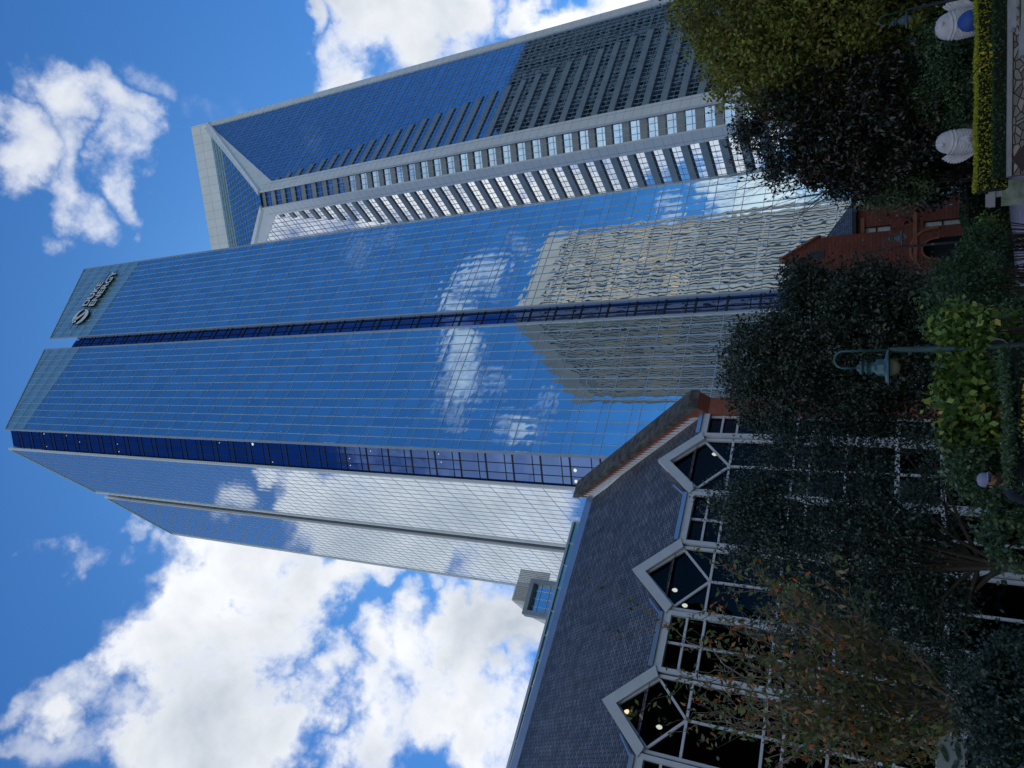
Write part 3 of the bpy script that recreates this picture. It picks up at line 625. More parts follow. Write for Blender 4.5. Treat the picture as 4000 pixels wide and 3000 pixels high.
# ------------------------------------------------------------------ foliage and trees
rng = np.random.default_rng(11)
def leafmesh(name, pts, size, mat, parent=None, aspect=.55, var=.35, flat=.0, rnd_bias=None, kind=None):
    n = len(pts); nrm_ = rng.normal(size=(n, 3)); nrm_[:, 2] = np.abs(nrm_[:, 2])+flat; nrm_ /= np.linalg.norm(nrm_, axis=1)[:, None]
    t = rng.normal(size=(n, 3)); t -= (t*nrm_).sum(1)[:, None]*nrm_; t /= np.linalg.norm(t, axis=1)[:, None]; b = np.cross(nrm_, t)
    s = (size*(1+var*rng.uniform(-1, 1, n)))[:, None]/2
    c = pts
    v = np.stack([c-t*s, c-t*s*.1+b*s*aspect+nrm_*s*.15, c+t*s, c-t*s*.1-b*s*aspect+nrm_*s*.15], 1).reshape(-1, 3)
    me = bpy.data.meshes.new(name); me.vertices.add(4*n); me.vertices.foreach_set('co', v.astype(np.float32).ravel())
    me.loops.add(4*n); me.loops.foreach_set('vertex_index', np.arange(4*n, dtype=np.int32))
    me.polygons.add(n); me.polygons.foreach_set('loop_start', np.arange(0, 4*n, 4, dtype=np.int32)); me.polygons.foreach_set('loop_total', np.full(n, 4, dtype=np.int32))
    me.update(calc_edges=True)
    at_ = me.attributes.new('rnd', 'FLOAT', 'FACE')
    r_ = rng.uniform(0, 1, n) if rnd_bias is None else np.clip(rnd_bias+rng.normal(0, .22, n), 0, 1)
    at_.data.foreach_set('value', r_.astype(np.float32))
    return link(me, name, mat, parent)
def crown_pts(ells, nclump, per, crad, shell=.55, seed=0, flatten=.8):
    """ells: (centre, radii, weight); leaves in clumps near the crown's skin"""
    g = np.random.default_rng(seed); ws = np.array([e[2] for e in ells], float); ws /= ws.sum(); out = []; cl = []; tone = []
    for k in range(nclump):
        e = ells[g.choice(len(ells), p=ws)]; d = g.normal(size=3); d /= np.linalg.norm(d); r_ = shell+(1-shell)*g.random()**.6
        c = np.array(e[0])+d*np.array(e[1])*r_; cl.append(c)
        m_ = int(per*g.uniform(.5, 1.5)); q = g.normal(size=(m_, 3))*crad*g.uniform(.6, 1.3); q[:, 2] *= flatten
        out.append(c+q); tone.append(np.full(m_, g.uniform(.15, .85)))
    return np.concatenate(out), np.array(cl), np.concatenate(tone)
def limbs(mb, base, top, r0, targets, seed=0, n=None, wig=.15):
    g = random.Random(seed); base, top = Vector(base), Vector(top); k = 6; pts = []
    for i in range(k+1):
        t = i/k; p = base.lerp(top, t); p.x += g.uniform(-1, 1)*wig*t; p.y += g.uniform(-1, 1)*wig*t; pts.append(p)
    mb.tube(pts, [r0*(1-.75*i/k) for i in range(k+1)], 9)
    tg = list(targets); g.shuffle(tg)
    for c in tg[:n or len(tg)]:
        c = Vector(c); t = g.uniform(.3, .95); s_ = base.lerp(top, t)
        j = min(int(t*k), k-1); s_ = pts[j].lerp(pts[j+1], t*k-j); mid = s_.lerp(c, .5)+Vector((g.uniform(-1, 1), g.uniform(-1, 1), g.uniform(.2, 1)))*(c-s_).length*.12
        r1 = r0*(1-.75*t)*.5; mb.tube([s_, s_.lerp(mid, .5)+Vector((0, 0, .03)), mid, c], [r1, r1*.8, r1*.55, r1*.2], 5, cap=False)
MAT['bark'] = M('bark', (.07, .055, .045), .95, var=.25, vscale=4, bump=.02, bscale=14, stretch=(1, 1, .3))
MAT['bark_red'] = M('reddish_bark', (.12, .06, .045), .95, var=.25, vscale=4, bump=.02, bscale=14, stretch=(1, 1, .3))
def tree(name, label, cat, base, top, r0, ells, nclump, per, crad, lsize, mat, seed, nl=26, shell=.55, group=None, aspect=.55, bark='bark', flat=0):
    root = thing(name, label, cat, base, group)
    P, cl, tone = crown_pts(ells, nclump, per, crad, shell, seed)
    leafmesh('crown', P, lsize, mat, root, aspect, rnd_bias=tone, flat=flat)
    mb = MB(); limbs(mb, base, top, r0, cl, seed, nl); mb.build('trunk', bark, root, smooth=True)
    return root
def bush(name, label, cat, ells, nclump, per, crad, lsize, mat, seed, shell=.6, aspect=.6, group=None, core=True):
    c = Vector(ells[0][0]); root = thing(name, label, cat, (c.x, c.y, gz(c.x, c.y)), group)
    P, cl, tone = crown_pts(ells, nclump, per, crad, shell, seed); leafmesh('foliage', P, lsize, mat, root, aspect, rnd_bias=tone)
    mb = MB(); g = random.Random(seed); b = Vector((c.x, c.y, gz(c.x, c.y)))
    for q in cl[::max(1, len(cl)//22)]: q = Vector(q); mb.tube([b+Vector((g.uniform(-.1, .1), g.uniform(-.1, .1), 0)), b.lerp(q, .5)+Vector((0, 0, .1)), q], [.03, .02, .006], 5, cap=False)
    mb.build('stems', 'bark', root)
    return root

# ------------------------------------------------------------------ BRICK HALL with slate roof and gabled glazing
WH = Wall(nrmv(AZ_C+0)*0+nrmv(51-90)*32, 51); up = Vector((0, 0, 1))
hall = thing('brick_hall', 'brick hall with dark slate roof and white framed gabled window bays', 'building', WH.P(10, G0, -5))
S0, S1, EZ, RZ, DP = -14., 23.55, 10.5, 20.64, 9.93
GC = [20.38, 14.05, 7.85, 1.60, -4.65]; HW = 1.85; GA = 12.35
# roof slopes
sl = math.hypot(DP, RZ-EZ)
m = MB(); m.face([WH.P(S0, EZ, .15), WH.P(S1, EZ, .15), WH.P(S1, RZ, -DP), WH.P(S0, RZ, -DP)], [(S0, 0), (S1, 0), (S1, sl), (S0, sl)])
m.face([WH.P(S1, RZ, -DP), WH.P(S1, EZ, -2*DP), WH.P(S0, EZ, -2*DP), WH.P(S0, RZ, -DP)], [(S1, sl), (S1, 0), (S0, 0), (S0, sl)])
rf = m.build('roof', 'slate', hall)
for sc_ in GC:
    m = MB(); t = (GA-EZ)/((RZ-EZ)/DP)
    for sg_ in (-1, 1):
        m.face([WH.P(sc_+sg_*(HW+.02), EZ, .2), WH.P(sc_, GA, .2), WH.P(sc_, GA, -t)], [(0, 0), (0, 2.6), (2, 2.6)])
    m.build('dormer_roof', 'slate', rf)
m = MB(); m.tube([WH.P(S0, RZ+.03, -DP+.05), WH.P(S1, RZ+.03, -DP+.05)], .19, 10)
m.bar(WH.P(S0, RZ-.22, -DP+.35), WH.P(S1, RZ-.22, -DP+.35), Vector((0, 0, .20)), WH.n*.04)
m.build('ridge_cap', 'gutter', rf)
# gutters on the eaves between the bays
edges = [S1]+[e for c in GC for e in (c+HW, c-HW)]+[S0]
for i in range(0, len(edges)-1, 2):
    a, b = edges[i], edges[i+1]
    m = MB(); m.bar(WH.P(b, EZ+.08, .28), WH.P(a, EZ+.08, .28), up*.10, WH.n*.07); m.build('gutter', 'gutter', hall, bevel=.02)
    m = MB(); m.bar(WH.P(b, EZ-.2, .12), WH.P(a, EZ-.2, .12), up*.18, WH.n*.12); m.build('fascia', 'hall_white', hall, bevel=.01)
    L0_ = (a-b)
m = MB()
for c in GC[:4]:                                 # apron flashing running up beside each gable
    a = WH.P(c-HW-.1, EZ+.12, .25); b = WH.P(c-HW*.55, EZ+1.0, -.45); m.bar(a, b, up*.05, WH.a*.05)
m.build('valley_flashing', 'gutter', rf)
# end wall with parapet
s0, s1 = 23.55, 24.65
def PR(s, t, z): return WH.P(s, z, -t)
k = (RZ-EZ)/DP
m = MB()
m.hexa([PR(s0, -.25, G0), PR(s0, 2*DP, G0), PR(s0, 2*DP, EZ), PR(s0, -.25, EZ-.25)], [PR(s1, -.25, G0), PR(s1, 2*DP, G0), PR(s1, 2*DP, EZ), PR(s1, -.25, EZ-.25)])
m.hexa([PR(s0, -.25, EZ-.25), PR(s0, DP, RZ-.2), PR(s0, DP, RZ+1.15), PR(s0, -.75, EZ+.25)], [PR(s1, -.25, EZ-.25), PR(s1, DP, RZ-.2), PR(s1, DP, RZ+1.15), PR(s1, -.75, EZ+.25)])
m.hexa([PR(s0, -.2, EZ-.2), PR(s0, 2*DP, EZ), PR(s0, DP, RZ), PR(s0, DP-.1, RZ)], [PR(s1, -.2, EZ-.2), PR(s1, 2*DP, EZ), PR(s1, DP, RZ), PR(s1, DP-.1, RZ)])
ew = m.build('end_wall', 'brick', hall)
n = 13
for i in range(n):                               # coping stones
    ta, tb = -.75+(DP+.75)*i/n, -.75+(DP+.75)*(i+1)/n-.02
    za, zb = EZ+.27+(ta+.75)*1.005, EZ+.27+(tb+.75)*1.005
    m = MB(); m.hexa([PR(s0-.1, ta, za), PR(s1+.12, ta, za), PR(s1+.12, ta, za+.5), PR(s0-.1, ta, za+.5)], [PR(s0-.1, tb, zb), PR(s1+.12, tb, zb), PR(s1+.12, tb, zb+.5), PR(s0-.1, tb, zb+.5)])
    m.build('coping_stone', 'coping', ew, bevel=.03)
m = MB()                                       # stepped flashing: saw teeth against the brick
for i in range(34):
    t = .12+(DP-.3)*i/34; st = (DP-.3)/34; z = EZ+k*t
    m.face([PR(s0-.02, t, z+.02), PR(s0-.02, t+st, z+k*st+.02), PR(s0-.02, t+st*.6, z+k*st+.62), PR(s0-.02, t-.02, z+k*st+.16)])
    m.face([PR(s0-.22, t, z+.03), PR(s0-.02, t, z+.05), PR(s0-.02, t+st, z+k*st+.05), PR(s0-.22, t+st, z+k*st+.03)])
m.build('step_flashing', 'brass', ew)
# glazing
gm = bpy.data.materials.new('hall_glass'); gm.use_nodes = True; t_ = gm.node_tree
for q in list(t_.nodes):
    if q.type == 'BSDF_PRINCIPLED': t_.nodes.remove(q)
fr_ = t_.nodes.new('ShaderNodeFresnel'); fr_.inputs[0].default_value = 1.33
tp = t_.nodes.new('ShaderNodeBsdfTransparent'); tp.inputs[0].default_value = (.13, .15, .16, 1)
gl = t_.nodes.new('ShaderNodeBsdfGlossy'); gl.inputs['Roughness'].default_value = .02
no_ = t_.nodes.new('ShaderNodeTexNoise'); no_.inputs['Scale'].default_value = .9; co_ = t_.nodes.new('ShaderNodeTexCoord'); t_.links.new(co_.outputs['Object'], no_.inputs['Vector'])
bp_n = t_.nodes.new('ShaderNodeBump'); bp_n.inputs['Distance'].default_value = .02; t_.links.new(no_.outputs['Fac'], bp_n.inputs['Height']); t_.links.new(bp_n.outputs[0], gl.inputs['Normal'])
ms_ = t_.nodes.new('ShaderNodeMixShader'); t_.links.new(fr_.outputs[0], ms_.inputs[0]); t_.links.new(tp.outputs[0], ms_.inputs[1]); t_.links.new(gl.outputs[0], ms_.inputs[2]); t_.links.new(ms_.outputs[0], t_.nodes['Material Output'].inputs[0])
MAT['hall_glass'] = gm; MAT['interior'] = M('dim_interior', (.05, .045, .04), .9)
def wbar(m, s, z, s2, z2, wd, o=.0, dp=.07):
    a, b = WH.P(s, z, o), WH.P(s2, z2, o); d = (b-a).normalized(); wv = d.cross(WH.n).normalized()*wd; m.bar(a, b, wv, WH.n*dp)
def rails(m, a, b, zs, wd=.055):
    for z in zs: wbar(m, a, z, b, z, wd, .02, .05)
for gi, c in enumerate(GC):
    bay = MB(); a, b = c-HW+.28, c+HW-.28
    bay.face([WH.P(a, G0+.1, -.05), WH.P(b, G0+.1, -.05), WH.P(b, 10.15, -.05), WH.P(c, 11.85, -.05), WH.P(a, 10.15, -.05)])
    win = bay.build('gabled_window', 'hall_glass', hall)
    m = MB()                                     # gable frame: two raking boards with an inner bead
    for sg_ in (-1, 1):
        m.hexa([WH.P(c+sg_*(HW+.05), EZ-.15, .0), WH.P(c+sg_*(HW-.38), EZ-.35, .0), WH.P(c, GA-.62, .0), WH.P(c, GA+.05, .0)][::sg_],
               [WH.P(c+sg_*(HW+.05), EZ-.15, .34), WH.P(c+sg_*(HW-.38), EZ-.35, .34), WH.P(c, GA-.62, .34), WH.P(c, GA+.05, .34)][::sg_])
    m.build('gable_frame', 'hall_white', win, bevel=.015)
    m = MB()
    for sg_ in (-1, 1): wbar(m, c+sg_*(HW-.42), 10.1, c, 11.72, .045, .06, .06)
    m.build('inner_bead', 'hall_white', win)
    for sg_ in (-1, 1):
        m = MB(); wbar(m, c+sg_*(HW-.05), G0, c+sg_*(HW-.05), EZ-.12, .10, .14, .12); wbar(m, c+sg_*(HW-.29), G0, c+sg_*(HW-.29), EZ-.25, .07, .05, .07); m.build('post', 'hall_white', win, bevel=.01)
    m = MB(); st = 8.7
    wbar(m, c, st, c-1.42, 10.12, .055, .03, .05); wbar(m, c, st, c+1.42, 10.12, .055, .03, .05); m.build('diagonal_bar', 'hall_white', win)
    m = MB(); wbar(m, c, G0, c, st, .05, .02, .05); rails(m, a, b, [st, 5.65, 4.9, 3.3]); rails(m, a, b, [1.15, -.66], .10); m.build('glazing_bars', 'hall_white', win)
for i in range(0, len(edges)-1, 2):
    a, b = edges[i], edges[i+1]
    if a-b < 1: c = None
    m = MB(); m.face([WH.P(b, G0+.1, -.08), WH.P(a, G0+.1, -.08), WH.P(a, EZ-.3, -.08), WH.P(b, EZ-.3, -.08)]); win = m.build('flat_window', 'hall_glass', hall)
    m = MB()
    if a-b > 2: wbar(m, (a+b)/2, G0, (a+b)/2, EZ-.35, .05, 0, .05)
    else: wbar(m, a-.06, G0, a-.06, EZ-.35, .05, 0, .05)
    rails(m, b, a, [9.42, 8.62, 5.65, 4.9, 3.3]); rails(m, b, a, [1.15, -.66], .10); m.build('glazing_bars', 'hall_white', win)
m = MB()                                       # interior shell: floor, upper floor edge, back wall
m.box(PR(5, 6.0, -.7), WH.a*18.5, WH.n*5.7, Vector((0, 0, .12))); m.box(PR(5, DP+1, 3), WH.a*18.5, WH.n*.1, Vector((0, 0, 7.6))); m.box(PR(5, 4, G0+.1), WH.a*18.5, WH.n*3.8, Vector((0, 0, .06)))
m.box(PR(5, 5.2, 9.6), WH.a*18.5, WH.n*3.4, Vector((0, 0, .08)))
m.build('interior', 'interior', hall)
MAT['warm_lamp'] = M('warm_lamp_glow', (.9, .8, .6), .5, emit=(1, .72, .38, 6)); MAT['white_lamp'] = M('pale_lamp_glow', (.9, .88, .8), .5, emit=(1, .9, .75, 3.5))
PENDS = [((2791, 1774), 1, 'above the first gable window from the right'), ((2762, 1918), 1, ''), ((2591, 2234), 1, ''), ((2636, 2305), 1, ''), ((2675, 2365), 1, ''), ((2465, 2795), 0, ''), ((2450, 2780), 0, ''), ((2575, 2840), 1, ''), ((3868, 2672), 0, ''), ((3733, 2757), 0, ''), ((3741, 2828), 0, ''), ((3741, 2927), 1, '')]
for i, ((px, py), kind_, _) in enumerate(PENDS):
    d = dirv(px, py); t = 32.9/(d.x*WH.n.x+d.y*WH.n.y); p = Vector((d.x*t, d.y*t, d.z*t+E)); up_ = px < 3000
    root = thing('pendant_lamp', ('elongated pendant lamp glowing behind the upper gable glass of the hall' if up_ else 'small glowing ceiling lamp deep inside the dark lower windows of the hall'), 'lamp', p, 'lamps inside the hall, upper windows' if up_ else 'lamps inside the hall, lower windows')
    h = .28 if up_ else .06; r_ = .10 if up_ else .07
    MB().lathe(p, [(0, -h/2), (r_*.7, -h*.35), (r_, -.0), (r_*.6, h*.35), (.01, h/2)], 12).build('lamp_shade', 'white_lamp' if kind_ else 'warm_lamp', root, smooth=True)
    MB().tube([p+Vector((0, 0, h/2)), p+Vector((0, 0, h/2+.35))], .012, 5).build('cord', 'dark_metal', root)

# ------------------------------------------------------------------ glass parapet building and sloped cream block behind the ridge
p0 = at(2243, 2040, 62); d_ = dirv(1985, 3000); p1 = d_*((p0.z-E)/d_.z); az_ = math.degrees(math.atan2(p0.x-p1.x, p0.y-p1.y))
WG = Wall((p0.x, p0.y), az_); zt = p0.z-E
gb = thing('glass_office', 'low office with a band of green glass panels rising just above the slate ridge', 'building', (p0.x, p0.y, 0))
m = MB(); Lg = 75; m.face([WG.P(-Lg, G0), WG.P(0, G0), WG.P(0, zt), WG.P(-Lg, zt)], [(-Lg, 0), (0, 0), (0, zt+E), (-Lg, zt+E)])
g1 = m.build('glass_band', glassm('green_glass', (.62, .85, .76), (.22, .40, .35), .55, 2.1, 50, 0, .0, .11, cellvar=.55, wsc=(.9, .5), rough=.03), gb)
m = MB()
for i in range(36): m.bar(WG.P(-2.1*i, zt-3.5, .06), WG.P(-2.1*i, zt, .06), WG.a*.05, WG.n*.06)
m.bar(WG.P(-Lg, zt, .05), WG.P(0, zt, .05), up*.10, WG.n*.12); m.build('mullion_grid', 'trim', g1)
m = MB(); m.box(WG.P(-Lg/2, (zt+G0)/2-.2, -8.2), WG.a*(Lg/2-.05), WG.n*8, Vector((0, 0, (zt-G0)/2-.1))); m.build('building_body', 'grey_panel', gb)
# cream block
cb = thing('cream_block', 'cream sloped rooftop block with a square window above the green glass band', 'building', at(2100, 2380, 105))
dC = 105.; c0_ = at(1998, 2344, dC); WB2 = Wall((c0_.x, c0_.y), AZ_A); WB3 = Wall((c0_.x, c0_.y), AZ_B, -1)
zc = c0_.z-E; MAT['cream'] = M('cream_cladding', (.90, .88, .80), .7, 0, .04, .3)
def s_of(W_, px, py):
    d = dirv(px, py); t = ((W_.O.x*W_.n.x+W_.O.y*W_.n.y))/(d.x*W_.n.x+d.y*W_.n.y); q = Vector((d.x*t, d.y*t, 0))-W_.O; return q.dot(W_.a), d.z*t
sA, zA = s_of(WB2, 2017, 2283)
sB, zB = s_of(WB2, 2126, 2452)
m = MB()
m.hexa([WB2.P(0, zc-22), WB2.P(sA, zc-22), WB2.P(sA, zc), WB2.P(0, zc)], [WB2.P(0, zc-22, -9), WB2.P(sA, zc-22, -9), WB2.P(sA, zc, -9), WB2.P(0, zc, -9)])
m.hexa([WB2.P(sB*1.7, zc-22, 0), WB2.P(0, zc-22, 0), WB2.P(0, zc, 0), WB2.P(-.02, zc, 0)], [WB2.P(sB*1.7, zc-22, -9), WB2.P(0, zc-22, -9), WB2.P(0, zc, -9), WB2.P(-.02, zc, -9)])
m.build('block_wall', 'cream', cb)
m = MB()
for i in range(18): s = sA*(i+.5)/9; m.bar(WB2.P(s, zc-5.5, .08), WB2.P(s, zc-.2, .08), WB2.a*.10, WB2.n*.08)
m.build('vertical_slats', M('grey_slats', (.6, .6, .56), .6), cb)
sW, zW = s_of(WB2, 2088, 2370); sX, zX = s_of(WB2, 2140, 2318)
cxs = (sW+sX)/2; hw_ = abs(sX-sW)/2+1.3; zc2 = (zW+zX)/2-1.2; hh = 2.9
m = MB()
for sg_ in (-1, 1):
    m.box(WB2.P(cxs+sg_*hw_, zc2, .5), WB2.a*.35, WB2.n*.7, Vector((0, 0, hh))); m.box(WB2.P(cxs, zc2+sg_*hh, .5), WB2.a*(hw_+.35), WB2.n*.72, Vector((0, 0, .35)))
m.build('window_frame', 'grey_panel', cb)
m = MB(); m.face([WB2.P(cxs-hw_, zc2-hh, .25), WB2.P(cxs+hw_, zc2-hh, .25), WB2.P(cxs+hw_, zc2+hh, .25), WB2.P(cxs-hw_, zc2+hh, .25)], [(0, 0), (4, 0), (4, 5), (0, 5)])
wn_ = m.build('window', 'glassA', cb)
m = MB()
for i in (1, 2, 3): m.bar(WB2.P(cxs-hw_+hw_*i/2, zc2-hh, .3), WB2.P(cxs-hw_+hw_*i/2, zc2+hh, .3), WB2.a*.05, WB2.n*.04); m.bar(WB2.P(cxs-hw_, zc2-hh+hh*i/2, .32), WB2.P(cxs+hw_, zc2-hh+hh*i/2, .32), up*.05, WB2.n*.03)
m.build('glazing_bars', 'trim', wn_)

# ------------------------------------------------------------------ RED CHURCH
CD = 60.; pc0 = at(3500, 1022, CD); WR = Wall((pc0.x, pc0.y), 84.)
church = thing('red_church', 'rusty red sandstone church front with steep gable and pointed arch doorway', 'church', (pc0.x, pc0.y, 0))
def cs(px, py, Wl=None): return s_of(Wl or WR, px, py)
pk_ = cs(3059, 1022); shR = cs(3198, 938); base_z = G0
hwg = shR[0]-pk_[0]
dtop = cs(3602, 977); dl = cs(3700, 1019); dr_ = cs(3700, 936)
dcx = (dl[0]+dr_[0])/2; dw = (dr_[0]-dl[0])/2; dz0 = cs(3650, 985)[1]
arch = [(dcx+dw*math.cos(R(a)), dz0-.3+(dtop[1]-dz0+.3)*math.sin(R(a))**.85) for a in range(0, 181, 15)]
dzb = -3.0
# gable front with the doorway cut out
outer = [(pk_[0]-hwg, G0), (pk_[0]-hwg, shR[1]), pk_, shR, (shR[0], G0)]
m = MB()
L_ = [(pk_[0]-hwg, G0), (dcx-dw, G0)]+[p for p in arch[::-1]]
# strips between the arch and the wall outline
xs = sorted(set([pk_[0]-hwg, shR[0], pk_[0]]+[p[0] for p in arch]))
def topo(s): return pk_[1]-(abs(s-pk_[0])/hwg)*(pk_[1]-shR[1])
def botm(s):
    if s <= dcx-dw or s >= dcx+dw: return G0
    for i in range(len(arch)-1):
        a, b = arch[i], arch[i+1]
        if b[0] <= s <= a[0]: t = (s-b[0])/(a[0]-b[0]+1e-9); return b[1]+t*(a[1]-b[1])
    return G0
for i in range(len(xs)-1):
    a, b = xs[i], xs[i+1]; e = 1e-4
    q = [(a, botm(a+e)), (b, botm(b-e)), (b, topo(b)), (a, topo(a))]
    m.face([WR.P(s, z, .7) for s, z in q], [(s, z) for s, z in q])
m.face([WR.P(shR[0], G0, .7), WR.P(shR[0], G0, -6), WR.P(shR[0], shR[1], -6), WR.P(shR[0], shR[1], .7)], [(0, 0), (6, 0), (6, 17), (0, 17)])
m.face([WR.P(pk_[0]-hwg, G0, .7), WR.P(pk_[0]-hwg, G0, -6), WR.P(pk_[0]-hwg, shR[1], -6), WR.P(pk_[0]-hwg, shR[1], .7)], [(0, 0), (6, 0), (6, 17), (0, 17)])
m.build('gable_wall', 'sandstone', church)
m = MB(); m.box(WR.P(dcx, (dzb+dtop[1])/2, -.4), WR.a*(dw+.4), WR.n*.05, Vector((0, 0, (dtop[1]-dzb)/2+.8))); m.build('doorway', 'dark_metal', church)
MAT['sand_trim'] = M('carved_sandstone', (.34, .12, .065), .85, 0, .15, 3, .01)
m = MB(); ao = [(dcx+(dw+.75)*math.cos(R(a)), dz0-.3+(dtop[1]-dz0+1.0)*math.sin(R(a))**.85) for a in range(0, 181, 12)]
m.tube([WR.P(s, z, .75) for s, z in ao], .11, 8); m.tube([WR.P(s, z, .72) for s, z in arch], .07, 8); m.build('arch_moulding', 'sand_trim', church)
m = MB()
for sg_ in (-1, 1):
    a, b = (pk_[0]+sg_*(hwg+.12), shR[1]-.1), (pk_[0], pk_[1]+.1); m.bar(WR.P(*a, .45), WR.P(*b, .45), up*.13, WR.n*.45)
m.build('gable_coping', 'sand_trim', church)
# wing
wr = cs(3400, 797); wz = cs(3338, 860)[1]; sc_z = cs(3575, 870)[1]
m = MB(); q = [(shR[0]-.1, G0), (wr[0], G0), (wr[0], wz), (shR[0]-.1, wz)]
w1 = (cs(3366, 905), cs(3481, 905)); w2 = (cs(3608, 882), cs(3758, 882)); hwz = .42
# build the wing wall around its two windows
wins = [(cs(3423, 905)[0], w1[1][1], w1[0][1], .42), (cs(3683, 882)[0], w2[1][1], w2[0][1], .46)]
def wallcut(W_, a, b, z0, z1, holes, name, mat, parent):
    m = MB(); ss = sorted({a, b}|{h[0]-h[3] for h in holes}|{h[0]+h[3] for h in holes}); zz = sorted({z0, z1}|{h[1] for h in holes}|{h[2] for h in holes})
    for i in range(len(ss)-1):
        for j in range(len(zz)-1):
            cs_, cz_ = (ss[i]+ss[i+1])/2, (zz[j]+zz[j+1])/2
            if any(abs(cs_-h[0]) < h[3] and h[1] < cz_ < h[2] for h in holes): continue
            q = [(ss[i], zz[j]), (ss[i+1], zz[j]), (ss[i+1], zz[j+1]), (ss[i], zz[j+1])]; m.face([W_.P(s, z, 0) for s, z in q], q)
    for h in holes:
        for (sa, za, sb, zb) in ((h[0]-h[3], h[1], h[0]-h[3], h[2]), (h[0]+h[3], h[1], h[0]+h[3], h[2]), (h[0]-h[3], h[1], h[0]+h[3], h[1]), (h[0]-h[3], h[2], h[0]+h[3], h[2])):
            m.face([W_.P(sa, za, 0), W_.P(sb, zb, 0), W_.P(sb, zb, -.35), W_.P(sa, za, -.35)])
    return m
m = wallcut(WR, shR[0]-.1, wr[0], G0, wz, wins, '', '', None)
m.face([WR.P(wr[0], G0, 0), WR.P(wr[0], G0, -9), WR.P(wr[0], wz, -9), WR.P(wr[0], wz, 0)], [(0, 0), (9, 0), (9, 13), (0, 13)])
m.build('wing_wall', 'sandstone', church)
MAT['blind'] = M('pale_window_blind', (.72, .76, .74), .6)
for i, h in enumerate(wins):
    m = MB(); m.face([WR.P(h[0]-h[3], h[1], -.25), WR.P(h[0]+h[3], h[1], -.25), WR.P(h[0]+h[3], h[2], -.25), WR.P(h[0]-h[3], h[2], -.25)]); wn_ = m.build('window', 'blind', church)
    m = MB(); m.bar(WR.P(h[0]-h[3], (h[1]+h[2])/2, -.22), WR.P(h[0]+h[3], (h[1]+h[2])/2, -.22), up*.05, WR.n*.04)
    for sg_ in (-1, 1): m.bar(WR.P(h[0]+sg_*h[3], h[1], -.2), WR.P(h[0]+sg_*h[3], h[2], -.2), WR.a*.05, WR.n*.05)
    for z in (h[1], h[2]): m.bar(WR.P(h[0]-h[3], z, -.2), WR.P(h[0]+h[3], z, -.2), up*.06, WR.n*.05)
    m.build('frame', 'dark_metal', wn_)
m = MB(); m.bar(WR.P(shR[0]-2.6, sc_z, .75), WR.P(shR[0]+.05, sc_z, .75), up*.13, WR.n*.08); m.bar(WR.P(shR[0], sc_z, .06), WR.P(wr[0]+.1, sc_z, .06), up*.13, WR.n*.08)
m.bar(WR.P(shR[0], sc_z+3.4, .06), WR.P(shR[0]+1.3, sc_z+3.4, .06), up*.13, WR.n*.08); m.build('string_course', 'sand_trim', church)
m = MB(); e0 = WR.P(shR[0]-.1, wz, .35); e1 = WR.P(wr[0]+.35, wz, .35); rg = 3.6
m.face([e0, e1, WR.P(wr[0]-2.8, wz+rg, -4.5), WR.P(shR[0]-.1, wz+rg, -4.5)], [(0, 0), (8, 0), (5, 5), (0, 5)])
m.face([e1, WR.P(wr[0]+.35, wz, -9.4), WR.P(wr[0]-2.8, wz+rg, -4.5)], [(0, 0), (9, 0), (4.5, 5)])
m.build('wing_roof', 'slate', church)
m = MB(); m.bar(e0, e1, up*.14, WR.n*.12); m.build('wing_gutter', 'dark_metal', church)
m = MB(); m.box(WR.P(pk_[0]+.1, cs(3195, 1022)[1], .72), WR.a*.28, WR.n*.03, Vector((0, 0, .55))); m.build('gable_louver', 'dark_metal', church)
m = MB(); a = shR[0]-.3
m.face([WR.P(pk_[0]-hwg, shR[1], .2), WR.P(pk_[0], pk_[1], .2), WR.P(pk_[0], pk_[1], -12), WR.P(pk_[0]-hwg, shR[1], -12)], [(0, 0), (5, 0), (5, 12), (0, 12)])
m.face([WR.P(shR[0], shR[1], .2), WR.P(pk_[0], pk_[1], .2), WR.P(pk_[0], pk_[1], -12), WR.P(shR[0], shR[1], -12)], [(0, 0), (5, 0), (5, 12), (0, 12)])
m.build('gable_roof', 'slate', church)

# ------------------------------------------------------------------ park: leaf materials
G_ = lambda *a: leafm(*a)
MAT['leaf_olive'] = leafm('olive_leaves', [(0, (0.1575, 0.1444, 0.0473)), (.3, (0.2756, 0.2494, 0.0525)), (.55, (0.1969, 0.2625, 0.0577)), (.8, (0.3937, 0.3937, 0.0735))], .3, .55)
MAT['leaf_magnolia'] = leafm('magnolia_leaves', [(0, (0.0102, 0.0187, 0.0102)), (.6, (0.0187, 0.0289, 0.0136)), (.9, (0.0638, 0.0297, 0.017))], .08, .28, .6)
MAT['leaf_oak'] = leafm('oak_leaves', [(0, (0.0188, 0.033, 0.0236)), (.5, (0.033, 0.0542, 0.0353)), (.85, (0.0589, 0.0801, 0.053))], .12, .4, .5)
MAT['leaf_oak2'] = leafm('holly_oak_leaves', [(0, (0.019, 0.0405, 0.0357)), (.5, (0.0333, 0.0619, 0.05)), (.85, (0.0654, 0.1011, 0.0774))], .12, .4, .5)
MAT['leaf_light'] = leafm('light_green_leaves', [(0, (0.068, 0.119, 0.0476)), (.5, (0.119, 0.187, 0.0765)), (.85, (0.238, 0.306, 0.17))], .25, .45)
MAT['leaf_mid'] = leafm('mid_green_leaves', [(0, (0.0418, 0.0855, 0.0418)), (.6, (0.076, 0.1425, 0.0665)), (.9, (0.152, 0.228, 0.114))], .15, .5)
MAT['leaf_bright'] = leafm('bright_green_leaves', [(0, (0.068, 0.1445, 0.0272)), (.45, (0.153, 0.272, 0.051)), (.75, (0.272, 0.374, 0.0765)), (.93, (0.5, 0.442, 0.085))], .25, .4, .5)
